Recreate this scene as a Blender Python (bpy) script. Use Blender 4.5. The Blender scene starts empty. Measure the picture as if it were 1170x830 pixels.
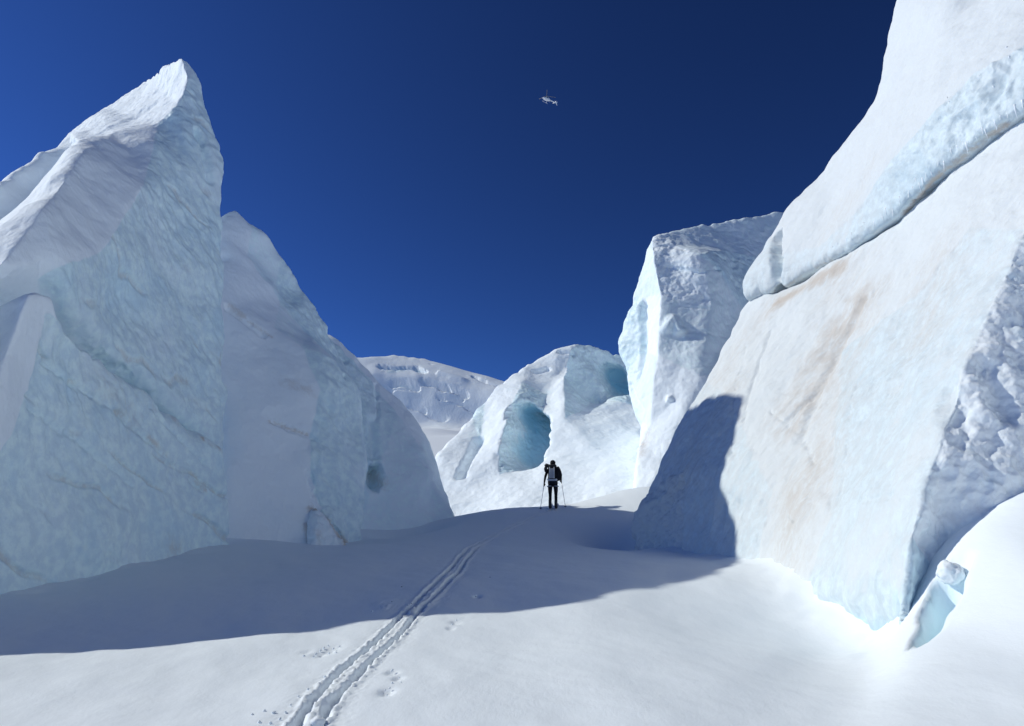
import bpy, bmesh, math, random, time
import numpy as np
from mathutils import Vector, Matrix
from mathutils.bvhtree import BVHTree
_t0 = time.time()
random.seed(7)
C = bpy.context.scene.collection
SC = bpy.context.scene
R = math.radians

# ---------------------------------------------------------------- camera, sky, sun, exposure
F, CX, CY, EYE = 867.0, 585.0, 415.0, 1.6          # focal length and centre in photograph pixels
PITCH = math.atan2(185.0, F)                        # looking slightly up
cam = bpy.data.cameras.new('camera'); camo = bpy.data.objects.new('camera', cam); C.objects.link(camo)
camo.location = (0, 0, EYE); camo.rotation_euler = (math.pi/2 + PITCH, 0, 0)
cam.sensor_width = 36; cam.lens = 36*F/1170; cam.clip_start = 0.05; cam.clip_end = 20000
SC.camera = camo

SUN_DIR = Vector((17.6, -3.4, -12.4)).normalized()  # the way the light travels
sun_el = math.asin(-SUN_DIR.z)
sun_az = math.atan2(-SUN_DIR.x, -SUN_DIR.y)         # from +Y towards +X
w = bpy.data.worlds.new('World'); SC.world = w; w.use_nodes = True
nt = w.node_tree; nt.nodes.clear()
sky = nt.nodes.new('ShaderNodeTexSky'); sky.sky_type = 'NISHITA'; sky.sun_disc = False
sky.sun_elevation = sun_el; sky.sun_rotation = sun_az
sky.altitude = 4500; sky.air_density = 1.0; sky.dust_density = 0.0; sky.ozone_density = 9.0
bg = nt.nodes.new('ShaderNodeBackground'); bg.inputs['Strength'].default_value = 0.085
wo = nt.nodes.new('ShaderNodeOutputWorld')
gm = nt.nodes.new('ShaderNodeHueSaturation'); gm.inputs['Hue'].default_value = .500; gm.inputs['Saturation'].default_value = .99; gm.inputs['Value'].default_value = .63
g2 = nt.nodes.new('ShaderNodeGamma'); g2.inputs['Gamma'].default_value = 1.5
nt.links.new(sky.outputs[0], g2.inputs[0]); nt.links.new(g2.outputs[0], gm.inputs['Color']); 
# Rayleigh polarisation: the sky is deepest at right angles to the sun
tc = nt.nodes.new('ShaderNodeTexCoord'); dt = nt.nodes.new('ShaderNodeVectorMath'); dt.operation = 'DOT_PRODUCT'; dt.inputs[1].default_value = -SUN_DIR
sq = nt.nodes.new('ShaderNodeMath'); sq.operation = 'MULTIPLY'; ma = nt.nodes.new('ShaderNodeMath'); ma.operation = 'MULTIPLY_ADD'; ma.inputs[1].default_value = .34; ma.inputs[2].default_value = .52
mu = nt.nodes.new('ShaderNodeVectorMath'); mu.operation = 'SCALE'
nt.links.new(tc.outputs['Generated'], dt.inputs[0]); nt.links.new(dt.outputs['Value'], sq.inputs[0]); nt.links.new(dt.outputs['Value'], sq.inputs[1]); nt.links.new(sq.outputs[0], ma.inputs[0])
nt.links.new(gm.outputs[0], mu.inputs[0]); nt.links.new(ma.outputs[0], mu.inputs['Scale']); nt.links.new(mu.outputs[0], bg.inputs['Color'])
nt.links.new(bg.outputs[0], wo.inputs['Surface'])
sl = bpy.data.lights.new('sun', 'SUN'); sl.energy = 2.55; sl.angle = R(0.53); sl.color = (1.0, 0.985, 0.885)
so = bpy.data.objects.new('sun', sl); C.objects.link(so)
so.rotation_euler = SUN_DIR.to_track_quat('-Z', 'Y').to_euler()
SC.view_settings.view_transform = 'Standard'; SC.view_settings.look = 'None'
SC.view_settings.exposure = 0.38; SC.view_settings.gamma = 1.0; SC.view_settings.use_curve_mapping = False
cy = SC.cycles
cy.max_bounces = 9; cy.diffuse_bounces = 8; cy.glossy_bounces = 2; cy.transmission_bounces = 2
cy.use_denoising = True; cy.caustics_reflective = False; cy.caustics_refractive = False

# ---------------------------------------------------------------- helpers
_ct, _st = math.cos(PITCH), math.sin(PITCH)
def rdir(px, py):
    h = (px-CX)/F; v = (CY-py)/F
    return Vector((h, _ct - v*_st, _st + v*_ct))
def P(px, py, Y):
    d = rdir(px, py)
    return Vector((0, 0, EYE)) + d*(Y/d.y)

# numpy noise
_rs = np.random.RandomState(11)
_perm = _rs.permutation(256); _perm = np.concatenate([_perm, _perm, _perm])
_gr = _rs.normal(size=(256, 3)); _gr /= np.linalg.norm(_gr, axis=1)[:, None]
_cell = _rs.uniform(size=(256, 3))
def _h(i, j, k): return _perm[_perm[_perm[i & 255] + (j & 255)] + (k & 255)]
def pnoise(p):
    i = np.floor(p).astype(np.int64); f = p - i
    u = f*f*f*(f*(f*6-15)+10)
    out = 0
    for dx in (0, 1):
        wx = u[:, 0] if dx else 1-u[:, 0]
        for dy in (0, 1):
            wy = u[:, 1] if dy else 1-u[:, 1]
            for dz in (0, 1):
                wz = u[:, 2] if dz else 1-u[:, 2]
                g = _gr[_h(i[:, 0]+dx, i[:, 1]+dy, i[:, 2]+dz)]
                d = (g*(f - np.array([dx, dy, dz]))).sum(1)
                out = out + wx*wy*wz*d
    return out*1.5
def fbm(p, oct=4, gain=.5, lac=2.03):
    a, s, out = 1.0, 1.0, 0
    for o in range(oct):
        out = out + a*pnoise(p*s + o*17.3); a *= gain; s *= lac
    return out
def ridged(p, oct=3):
    a, s, out = 1.0, 1.0, 0
    for o in range(oct):
        out = out + a*(1-np.abs(pnoise(p*s + o*9.1))*2); a *= .5; s *= 2.1
    return out
def worley(p):
    i = np.floor(p).astype(np.int64); f = p - i
    best = np.full(len(p), 9.0)
    for dx in (-1, 0, 1):
        for dy in (-1, 0, 1):
            for dz in (-1, 0, 1):
                c = _cell[_h(i[:, 0]+dx, i[:, 1]+dy, i[:, 2]+dz)] + np.array([dx, dy, dz])
                best = np.minimum(best, ((c-f)**2).sum(1))
    return np.sqrt(best)
def sstep(a, b, x):
    t = np.clip((x-a)/(b-a), 0, 1); return t*t*(3-2*t)

def poly_dist(V, pts):
    pts = [np.array(p, float) for p in pts]
    if len(pts) == 1: return np.linalg.norm(V-pts[0], axis=1)
    best = np.full(len(V), 1e9)
    for a, b in zip(pts[:-1], pts[1:]):
        ab = b-a; t = np.clip(((V-a) @ ab)/max(ab @ ab, 1e-9), 0, 1)
        best = np.minimum(best, np.linalg.norm(V-(a+t[:, None]*ab), axis=1))
    return best
def tag(o, label=None, cat=None, group=None, kind=None):
    if label: o['label'] = label
    if cat: o['category'] = cat
    if group: o['group'] = group
    if kind: o['kind'] = kind
    return o
def empty(name, loc, rz=0):
    o = bpy.data.objects.new(name, None); C.objects.link(o); o.location = loc; o.rotation_euler = (0, 0, rz)
    o.empty_display_size = .3
    return o
def link_mesh(name, me, mat, parent=None):
    o = bpy.data.objects.new(name, me); C.objects.link(o)
    if mat: me.materials.append(mat)
    if parent:
        o.parent = parent
        o.matrix_parent_inverse = parent_world(parent).inverted()
    return o
def parent_world(p):
    m = Matrix.LocRotScale(p.location, p.rotation_euler, p.scale)
    return parent_world(p.parent) @ p.matrix_parent_inverse @ m if p.parent else m
def mesh_np(name, V, T, attrs=None):
    me = bpy.data.meshes.new(name)
    V = np.asarray(V, np.float32); T = np.asarray(T, np.int32); n = T.shape[1]
    me.vertices.add(len(V)); me.vertices.foreach_set('co', V.ravel())
    me.loops.add(T.size); me.loops.foreach_set('vertex_index', T.ravel())
    me.polygons.add(len(T)); me.polygons.foreach_set('loop_start', np.arange(0, T.size, n, dtype=np.int32))
    me.polygons.foreach_set('use_smooth', np.ones(len(T), bool))
    me.update(calc_edges=True); me.validate()
    for k, a in (attrs or {}).items():
        at = me.attributes.new(k, 'FLOAT', 'POINT'); at.data.foreach_set('value', np.asarray(a, np.float32))
    return me

# ---------------------------------------------------------------- materials
class NT:
    def __init__(s, name):
        s.m = bpy.data.materials.new(name); s.m.use_nodes = True
        s.t = s.m.node_tree; s.t.nodes.clear()
        s.out = s.t.nodes.new('ShaderNodeOutputMaterial')
        s.b = s.t.nodes.new('ShaderNodeBsdfPrincipled'); s.t.links.new(s.b.outputs[0], s.out.inputs['Surface'])
        s.tc = s.t.nodes.new('ShaderNodeTexCoord')
    def put(s, sock, v):
        if hasattr(v, 'is_output') or isinstance(v, bpy.types.NodeSocket): s.t.links.new(v, sock)
        elif isinstance(v, tuple) and len(v) == 3 and sock.type == 'RGBA': sock.default_value = (*v, 1)
        else: sock.default_value = v
    def noise(s, scale, detail=4, rough=.55, dist=0, stretch=None, flow=None, squash=.22):
        n = s.t.nodes.new('ShaderNodeTexNoise'); n.inputs['Scale'].default_value = scale
        n.inputs['Detail'].default_value = detail; n.inputs['Roughness'].default_value = rough; n.inputs['Distortion'].default_value = dist
        v = s.tc.outputs['Object']
        if stretch:
            mp = s.t.nodes.new('ShaderNodeMapping'); mp.inputs['Scale'].default_value = stretch[:3]
            if len(stretch) > 3: mp.inputs['Rotation'].default_value = stretch[3]
            s.t.links.new(v, mp.inputs['Vector']); v = mp.outputs[0]
        if flow:
            d = Vector(flow).normalized(); dt = s.t.nodes.new('ShaderNodeVectorMath'); dt.operation = 'DOT_PRODUCT'; dt.inputs[1].default_value = d
            sc = s.t.nodes.new('ShaderNodeVectorMath'); sc.operation = 'SCALE'; sc.inputs[0].default_value = d*(1-squash)
            sb = s.t.nodes.new('ShaderNodeVectorMath'); sb.operation = 'SUBTRACT'
            s.t.links.new(v, dt.inputs[0]); s.t.links.new(dt.outputs['Value'], sc.inputs['Scale']); s.t.links.new(v, sb.inputs[0]); s.t.links.new(sc.outputs[0], sb.inputs[1]); v = sb.outputs[0]
        s.t.links.new(v, n.inputs['Vector']); return n.outputs['Fac']
    def attr(s, name):
        a = s.t.nodes.new('ShaderNodeAttribute'); a.attribute_name = name; return a.outputs['Fac']
    def math(s, op, a, b=0.0, c=None, clamp=False):
        n = s.t.nodes.new('ShaderNodeMath'); n.operation = op; n.use_clamp = clamp
        s.put(n.inputs[0], a); s.put(n.inputs[1], b)
        if c is not None: s.put(n.inputs[2], c)
        return n.outputs[0]
    def ramp(s, x, a, b):
        n = s.t.nodes.new('ShaderNodeMapRange'); n.interpolation_type = 'SMOOTHSTEP'
        s.put(n.inputs['Value'], x); n.inputs['From Min'].default_value = a; n.inputs['From Max'].default_value = b
        return n.outputs[0]
    def mix(s, f, a, b):
        n = s.t.nodes.new('ShaderNodeMix'); n.data_type = 'RGBA'
        s.put(n.inputs[0], f); s.put(n.inputs[6], a); s.put(n.inputs[7], b); return n.outputs[2]
    def bump(s, h, strength, dist, prev=None):
        n = s.t.nodes.new('ShaderNodeBump'); n.inputs['Strength'].default_value = strength; n.inputs['Distance'].default_value = dist
        s.t.links.new(h, n.inputs['Height'])
        if prev is not None: s.t.links.new(prev, n.inputs['Normal'])
        return n.outputs[0]

SNOW = (0.875, 0.94, 0.975)
def mat_glacier(name, ice=(.72, .885, .96), deep=(.60, .86, .95), k=1.0, ice_bump=1.0, snow=SNOW, flow=(.1, .4, -1)):
    s = NT(name)
    ia, da, dp = s.attr('ice'), s.attr('dirt'), s.attr('deep')
    n1 = s.noise(1.3/k, 5, .6); n2 = s.noise(4.5/k, 4, .6); n3 = s.noise(16/k, 4, .6)
    # ragged edge between snow and bare ice
    f = s.math('ADD', ia, s.math('MULTIPLY', s.math('SUBTRACT', n2, .5), .7))
    f = s.math('ADD', f, s.math('MULTIPLY', s.math('SUBTRACT', n1, .5), .5))
    f = s.math('MULTIPLY', s.ramp(f, .2, .9), s.ramp(ia, .02, .3))
    n0 = s.noise(.45/k, 5, .62, .4)
    icec = s.mix(s.ramp(n2, .35, .68), tuple(c*.90 for c in ice), tuple(min(.95, c*1.07+.03) for c in ice))
    icec = s.mix(s.math('MULTIPLY', s.ramp(n0, .48, .72), .6), icec, tuple(.35*a+.65*b for a, b in zip(ice, snow)))
    icec = s.mix(s.math('MULTIPLY', s.ramp(n0, .50, .28), .45), icec, tuple(c*m for c, m in zip(ice, (.76, .86, .92))))
    fr = s.attr('shade_lift')  # paler colour on the wall's shaded side face, making up for missing bounce light
    col = s.mix(f, s.mix(fr, snow, (.86, .91, .935)), s.mix(fr, icec, (.66, .83, .91)))
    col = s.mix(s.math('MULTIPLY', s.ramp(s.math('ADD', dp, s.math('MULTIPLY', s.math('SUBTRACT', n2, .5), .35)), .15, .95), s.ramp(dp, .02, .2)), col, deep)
    st = s.noise(5/k, 8, .8, .5, flow=flow, squash=.5)
    fd = s.math('MULTIPLY', da, s.ramp(s.math('ADD', st, s.math('MULTIPLY', da, .26)), .44, .70), clamp=True)
    col = s.mix(fd, col, (.52, .455, .39))
    col = s.mix(s.math('MULTIPLY', da, .12, clamp=True), col, (.64, .58, .52))
    s.put(s.b.inputs['Base Color'], col)
    s.put(s.b.inputs['Roughness'], s.math('MULTIPLY_ADD', f, -.35, .82))
    s.b.inputs['Specular IOR Level'].default_value = .3
    nf = s.noise(11/k, 5, .65, .3, flow=flow, squash=.16)
    nb = s.bump(nf, .45*ice_bump, .04*k)
    nb = s.bump(n3, .35*ice_bump, .03*k, nb)
    n4 = s.noise(60/k, 3, .6)
    nb = s.bump(n4, .25, .008*k, nb)
    s.put(s.b.inputs['Normal'], nb)
    return s.m
def mat_snow(name='snow'):
    s = NT(name)
    n1 = s.noise(.5, 3); 
    s.put(s.b.inputs['Base Color'], s.mix(s.math('MULTIPLY', s.attr('ice'), s.math('MULTIPLY_ADD', s.noise(7, 3), .8, .5), clamp=True), s.mix(n1, (.82, .885, .925), (.85, .905, .94)), (.74, .87, .91)))
    s.b.inputs['Roughness'].default_value = .75; s.b.inputs['Specular IOR Level'].default_value = .25
    a = s.noise(6, 6, .65, 0, (1, .5, 1)); b = s.noise(45, 4, .65); c = s.noise(240, 2, .6)
    nb = s.bump(a, .3, .03); nb = s.bump(b, .3, .006, nb); nb = s.bump(c, .3, .002, nb)
    s.put(s.b.inputs['Normal'], nb)
    return s.m
def mat_plain(name, col, rough=.6, metal=0, var=.15, scale=20, spec=.5):
    s = NT(name)
    n = s.noise(scale, 3)
    s.put(s.b.inputs['Base Color'], s.mix(n, tuple(c*(1-var) for c in col), tuple(min(1, c*(1+var)) for c in col)))
    s.b.inputs['Roughness'].default_value = rough; s.b.inputs['Metallic'].default_value = metal
    s.b.inputs['Specular IOR Level'].default_value = spec
    return s.m
M_ICE = mat_glacier('glacier_ice')
M_SNOW = mat_snow()
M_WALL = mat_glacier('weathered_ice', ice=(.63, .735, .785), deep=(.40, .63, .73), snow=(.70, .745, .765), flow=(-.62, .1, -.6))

# ---------------------------------------------------------------- sculpting: control cage -> subdivided, smoothed, carved solid
REG = {  # ice, deep, shade lift (brightening in the colour), then displacement weights: soft snow, scallops, rough
    'snow': (0, 0, 0, 1, 0, 0), 'ice': (1, 0, 0, .3, 1, .25), 'softice': (.55, 0, 0, .7, .25, .15), 'rough': (.35, 0, 0, .5, .2, 1), 'shade_lift': (.3, 0, 1, .8, .12, .62), 'shade_lift_ice': (1, 0, .6, .4, .5, .4),
    'deep': (1, 1, 0, .3, .6, .2), 'paleice': (.8, 0, 0, .5, .5, .1), 'crust': (0, 0, 0, .4, 0, .33), 'back': (.2, 0, 0, .6, 0, .2)}
def split(V, T, A, reg, limit):
    """Split every edge longer than limit(mid); A are per-vertex channels, reg per-triangle region."""
    for _ in range(14):
        e = np.concatenate([T[:, [0, 1]], T[:, [1, 2]], T[:, [2, 0]]]); es = np.sort(e, 1)
        key = es[:, 0].astype(np.int64)*len(V) + es[:, 1]
        uk, first, inv = np.unique(key, return_index=True, return_inverse=True)
        ue = es[first]; ln = np.linalg.norm(V[ue[:, 0]]-V[ue[:, 1]], axis=1)
        mid = (V[ue[:, 0]]+V[ue[:, 1]])/2
        nT = len(T); isb = np.concatenate([reg == BACK]*3)
        anyfront = np.zeros(len(ue), bool); np.logical_or.at(anyfront, inv, ~isb)
        lim = limit(mid); lim = np.where(anyfront, lim, lim*7)
        sp = ln > lim
        if not sp.any(): break
        idx = np.full(len(ue), -1); idx[sp] = len(V) + np.arange(sp.sum())
        V = np.concatenate([V, mid[sp]]); A = np.concatenate([A, (A[ue[sp, 0]]+A[ue[sp, 1]])/2])
        m = idx[inv].reshape(3, nT).T                       # midpoints per triangle edge
        lt = ln[inv].reshape(3, nT).T
        cnt = (m >= 0).sum(1); out = [T[cnt == 0]]; rg = [reg[cnt == 0]]
        s3 = cnt == 3; t, q, r = T[s3], m[s3], reg[s3]
        out += [np.c_[t[:, 0], q[:, 0], q[:, 2]], np.c_[q[:, 0], t[:, 1], q[:, 1]], np.c_[q[:, 2], q[:, 1], t[:, 2]], q]; rg += [r]*4
        for k in range(3):
            a, b, c = k, (k+1) % 3, (k+2) % 3
            s1 = (cnt == 1) & (m[:, k] >= 0); t, q, r = T[s1], m[s1], reg[s1]
            out += [np.c_[t[:, a], q[:, k], t[:, c]], np.c_[q[:, k], t[:, b], t[:, c]]]; rg += [r]*2
            s2 = (cnt == 2) & (m[:, k] < 0); t, q, r = T[s2], m[s2], reg[s2]   # edge k whole; b-c and c-a split
            out += [np.c_[q[:, c], q[:, b], t[:, c]]]; rg += [r]
            # quad a, b, q_b, q_c : shorter diagonal
            d1 = np.linalg.norm(V[t[:, a]]-V[q[:, b]], axis=1); d2 = np.linalg.norm(V[t[:, b]]-V[q[:, c]], axis=1)
            z = d1 < d2; tz, qz, rz = t[z], q[z], r[z]
            out += [np.c_[tz[:, a], tz[:, b], qz[:, b]], np.c_[tz[:, a], qz[:, b], qz[:, c]]]; rg += [rz]*2
            z = ~z; tz, qz, rz = t[z], q[z], r[z]
            out += [np.c_[tz[:, a], tz[:, b], qz[:, c]], np.c_[tz[:, b], qz[:, b], qz[:, c]]]; rg += [rz]*2
        T = np.concatenate(out); reg = np.concatenate(rg)
    return V, T, A, reg
def nb_avg(T, X):
    n = len(X); e = np.concatenate([T[:, [0, 1]], T[:, [1, 2]], T[:, [2, 0]]])
    deg = np.bincount(e[:, 0], minlength=n).astype(float)
    out = np.stack([np.bincount(e[:, 0], weights=X[e[:, 1], k], minlength=n) for k in range(X.shape[1])], 1)
    return out/np.maximum(deg, 1)[:, None]
def relax(V, T, A, n, lam=.5):
    for _ in range(n):
        V = V + (nb_avg(T, V)-V)*(lam*A[:, :1])
    return V
def normals(V, T):
    fn = np.cross(V[T[:, 1]]-V[T[:, 0]], V[T[:, 2]]-V[T[:, 0]])
    N = np.stack([sum(np.bincount(T[:, j], weights=fn[:, k], minlength=len(V)) for j in range(3)) for k in range(3)], 1)
    return N/np.maximum(np.linalg.norm(N, axis=1), 1e-12)[:, None]
RN = list(REG); BACK = RN.index('back')
def snapper(V, T):
    bv = BVHTree.FromPolygons(V.tolist(), T.tolist())
    def f(px, py):
        d = rdir(px, py).normalized(); h = bv.ray_cast(Vector((0, 0, EYE)), d, 1e5)
        return h[0]
    return f
def sculpt(pts, faces, off, s=None, over=None, k=1.0, big=(), small=(), paint=(), fine=.0026, lump=1.0, scal=1.0, rough=1.0, soft=1.0,
           flow=None, round_=1.0, strata=None):
    """pts: name -> Vector or (px, py, Y). faces: ([names], region). off: how far the back lies from the visible front.
    big / small: carvings (path px list, radius, depth, direction or None, sharpness). paint: (channel, px path, radius, value)."""
    names = list(pts); ix = {n: i for i, n in enumerate(names)}
    W = [Vector(p) if isinstance(p, Vector) else P(*p) for p in pts.values()]
    S = [(s or {}).get(n, 1.0) for n in names]
    polys = [([ix[n] for n in f], RN.index(r)) for f, r in faces]
    cnt = {}
    for f, r in polys:
        for a, b in zip(f, f[1:]+f[:1]):
            cnt.setdefault(frozenset((a, b)), []).append((a, b))
    rim = [v[0] for e, v in cnt.items() if len(v) == 1]
    used = sorted({a for e in rim for a in e}); bk = {}
    for a in used:
        o = (over or {}).get(names[a], off)
        bk[a] = len(W); W.append(W[a] + Vector(o)); S.append(1.0)
    cen = sum((W[bk[a]] for a in used), Vector())/len(used) + Vector(off)*.3
    ci = len(W); W.append(cen); S.append(1.0)
    for a, b in rim:
        polys.append(([b, a, bk[a], bk[b]], BACK)); polys.append(([bk[b], bk[a], ci], BACK))
    bm = bmesh.new(); vs = [bm.verts.new(p) for p in W]
    lay = bm.faces.layers.int.new('reg')
    for f, r in polys:
        try: fc = bm.faces.new([vs[i] for i in f]); fc[lay] = r
        except ValueError: pass
    bmesh.ops.recalc_face_normals(bm, faces=bm.faces)
    bmesh.ops.triangulate(bm, faces=bm.faces)
    bm.verts.index_update()
    V = np.array([v.co for v in bm.verts]); T = np.array([[v.index for v in f.verts] for f in bm.faces]); reg = np.array([f[lay] for f in bm.faces])
    bm.free()
    vol = (V[T[:, 0]]*np.cross(V[T[:, 1]], V[T[:, 2]])).sum()
    if vol < 0: T = T[:, ::-1].copy()
    A = np.array(S)[:, None]
    for lim, n in ((1.3*k, 0), (.6*k, 1), (.3*k, 2)):
        V, T, A, reg = split(V, T, A, reg, lambda m: np.full(len(m), lim))
        V = relax(V, T, A, round(n*round_))
    N = normals(V, T)
    p = V/k
    V = V + N*((fbm(p*.25, 3)*.16 + fbm(p*.7+5, 2)*.07)*k*lump)[:, None]
    def carve(V, T, ops):
        if not ops: return V
        sn = snapper(V, T); N = normals(V, T)
        for path, rad, dep, d, sh in ops:
            q = [x for x in (sn(*a) if len(a) == 2 else P(*a) for a in path) if x]
            if not q: print('carve missed', path); continue
            dd = poly_dist(V, q)
            wob = 1 + .25*pnoise(V/(rad*.9))
            wgt = np.clip((1-dd/(rad*wob))*sh, 0, 1); wgt = wgt*wgt*(3-2*wgt)
            dirv = -N if d is None else np.array(Vector(d).normalized())[None, :]
            V = V + dirv*(wgt*dep)[:, None]
        return V
    V = carve(V, T, big)
    V, T, A, reg = split(V, T, A, reg, lambda m: np.maximum(.12*k, fine*2*np.linalg.norm(m, axis=1)))
    V = relax(V, T, A*0+1, 1)
    V = carve(V, T, small)
    V, T, A, reg = split(V, T, A, reg, lambda m: np.maximum(.02, fine*np.linalg.norm(m, axis=1)))
    V = relax(V, T, A*0+1, 1, .35)
    # region weights per vertex
    tab = np.array([REG[n] for n in RN]); fw = tab[reg]
    X = np.zeros((len(V), 6)); dg = np.bincount(T.ravel(), minlength=len(V)).astype(float)
    for c in range(6): X[:, c] = sum(np.bincount(T[:, j], weights=fw[:, c], minlength=len(V)) for j in range(3))/np.maximum(dg, 1)
    for _ in range(4): X = X*.5 + nb_avg(T, X)*.5
    N = normals(V, T); p = V/k
    fl = p.copy()
    if flow is not None:                                    # stretch along a direction
        fd = np.array(Vector(flow).normalized()); al = p @ fd; fl = p - fd[None, :]*(al*.62)[:, None]
    wp = np.stack([pnoise(p*1.1+3), pnoise(p*1.1+40), pnoise(p*1.1+80)], 1)*.35
    dsp = X[:, 3]*soft*(fbm(p*1.6+9, 3)*.03 + fbm(p*6, 2)*.007)
    sc_ = worley((fl+wp)*2.3); vary = .45+1.1*sstep(-.35, .45, fbm(p*.33+60, 3))
    dsp = dsp + X[:, 4]*scal*(.55+.45*vary)*(worley((fl+wp*2)*.85+4)-.5)*.15
    dsp = dsp + X[:, 4]*scal*vary*((sc_-.5)*.10 + fbm(fl*3.3, 3)*.05 + (worley((fl+wp)*5.5)-.5)*.028)
    dsp = dsp + X[:, 5]*rough*(fbm(p*2.6+30, 4)*.09 + (1-np.abs(pnoise(p*5+wp*3))*2)*.025)
    band = np.zeros(len(V))
    if strata is not None:
        sd, sc2, am = strata; ph = (p @ np.array(Vector(sd).normalized()))*sc2 + fbm(p*.45, 3)*.45
        band = np.maximum(X[:, 4], X[:, 5]*.7)*np.clip((np.sin(ph*6.283)-.84)/.16, 0, 1)*sstep(-.15, .25, fbm(p*.6+15, 3))
        dsp = dsp - am*band
    V = V + N*(dsp*k)[:, None]
    at = {'ice': X[:, 0].copy(), 'deep': X[:, 1].copy(), 'shade_lift': X[:, 2].copy(), 'dirt': band*.42}
    if paint:
        sn = snapper(V, T)
        for ch, path, rad, val in paint:
            q = [x for x in (sn(*a) for a in path) if x]
            if not q: print('paint missed', path); continue
            wob = 1 + .5*fbm(V/(rad*.8), 3)
            g = val*np.exp(-(poly_dist(V, q)/(rad*np.maximum(.3, wob)))**2)
            at[ch] = np.clip(at[ch]+g, 0, 1)
    return V, T, at
NV = 0
def solid(name, parent, mat, *a, **kw):
    global NV
    V, T, at = sculpt(*a, **kw); NV += len(V)
    o = link_mesh(name, mesh_np(name, V, T, at), mat, parent)
    print("solid", name, len(V), round(time.time()-_t0, 1), flush=True); return o

# ---------------------------------------------------------------- ground: one snow sheet from behind the camera to the far slopes
GY = np.array([-60, -10, 0, 5, 8, 12, 15, 20, 24, 28, 29.5, 31, 33, 38, 45, 52, 60, 100, 300, 1000, 6000.])
GZ = np.array([-1, 0, 0, .05, .2, .45, .7, 1.15, 1.66, 2.13, 2.2, 2.1, 1.9, 1.75, 2.2, 3.6, 5.2, 11.2, 36, 119, 600.])
def mono(x, xs, ys):                                        # smooth (Hermite) interpolation
    x = np.clip(x, xs[0], xs[-1]); i = np.clip(np.searchsorted(xs, x)-1, 0, len(xs)-2)
    d = np.diff(ys)/np.diff(xs); m = np.concatenate([[d[0]], (d[1:]+d[:-1])/2, [d[-1]]])
    h = xs[i+1]-xs[i]; t = (x-xs[i])/h
    return ((1+2*t)*(1-t)**2)*ys[i] + t*(1-t)**2*h*m[i] + t*t*(3-2*t)*ys[i+1] + t*t*(t-1)*h*m[i+1]
TRK = [(330, 860), (352, 828), (392, 775), (432, 738), (470, 700), (505, 664), (528, 640), (548, 622), (578, 606), (604, 594), (628, 584)]
HOL = None
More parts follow.
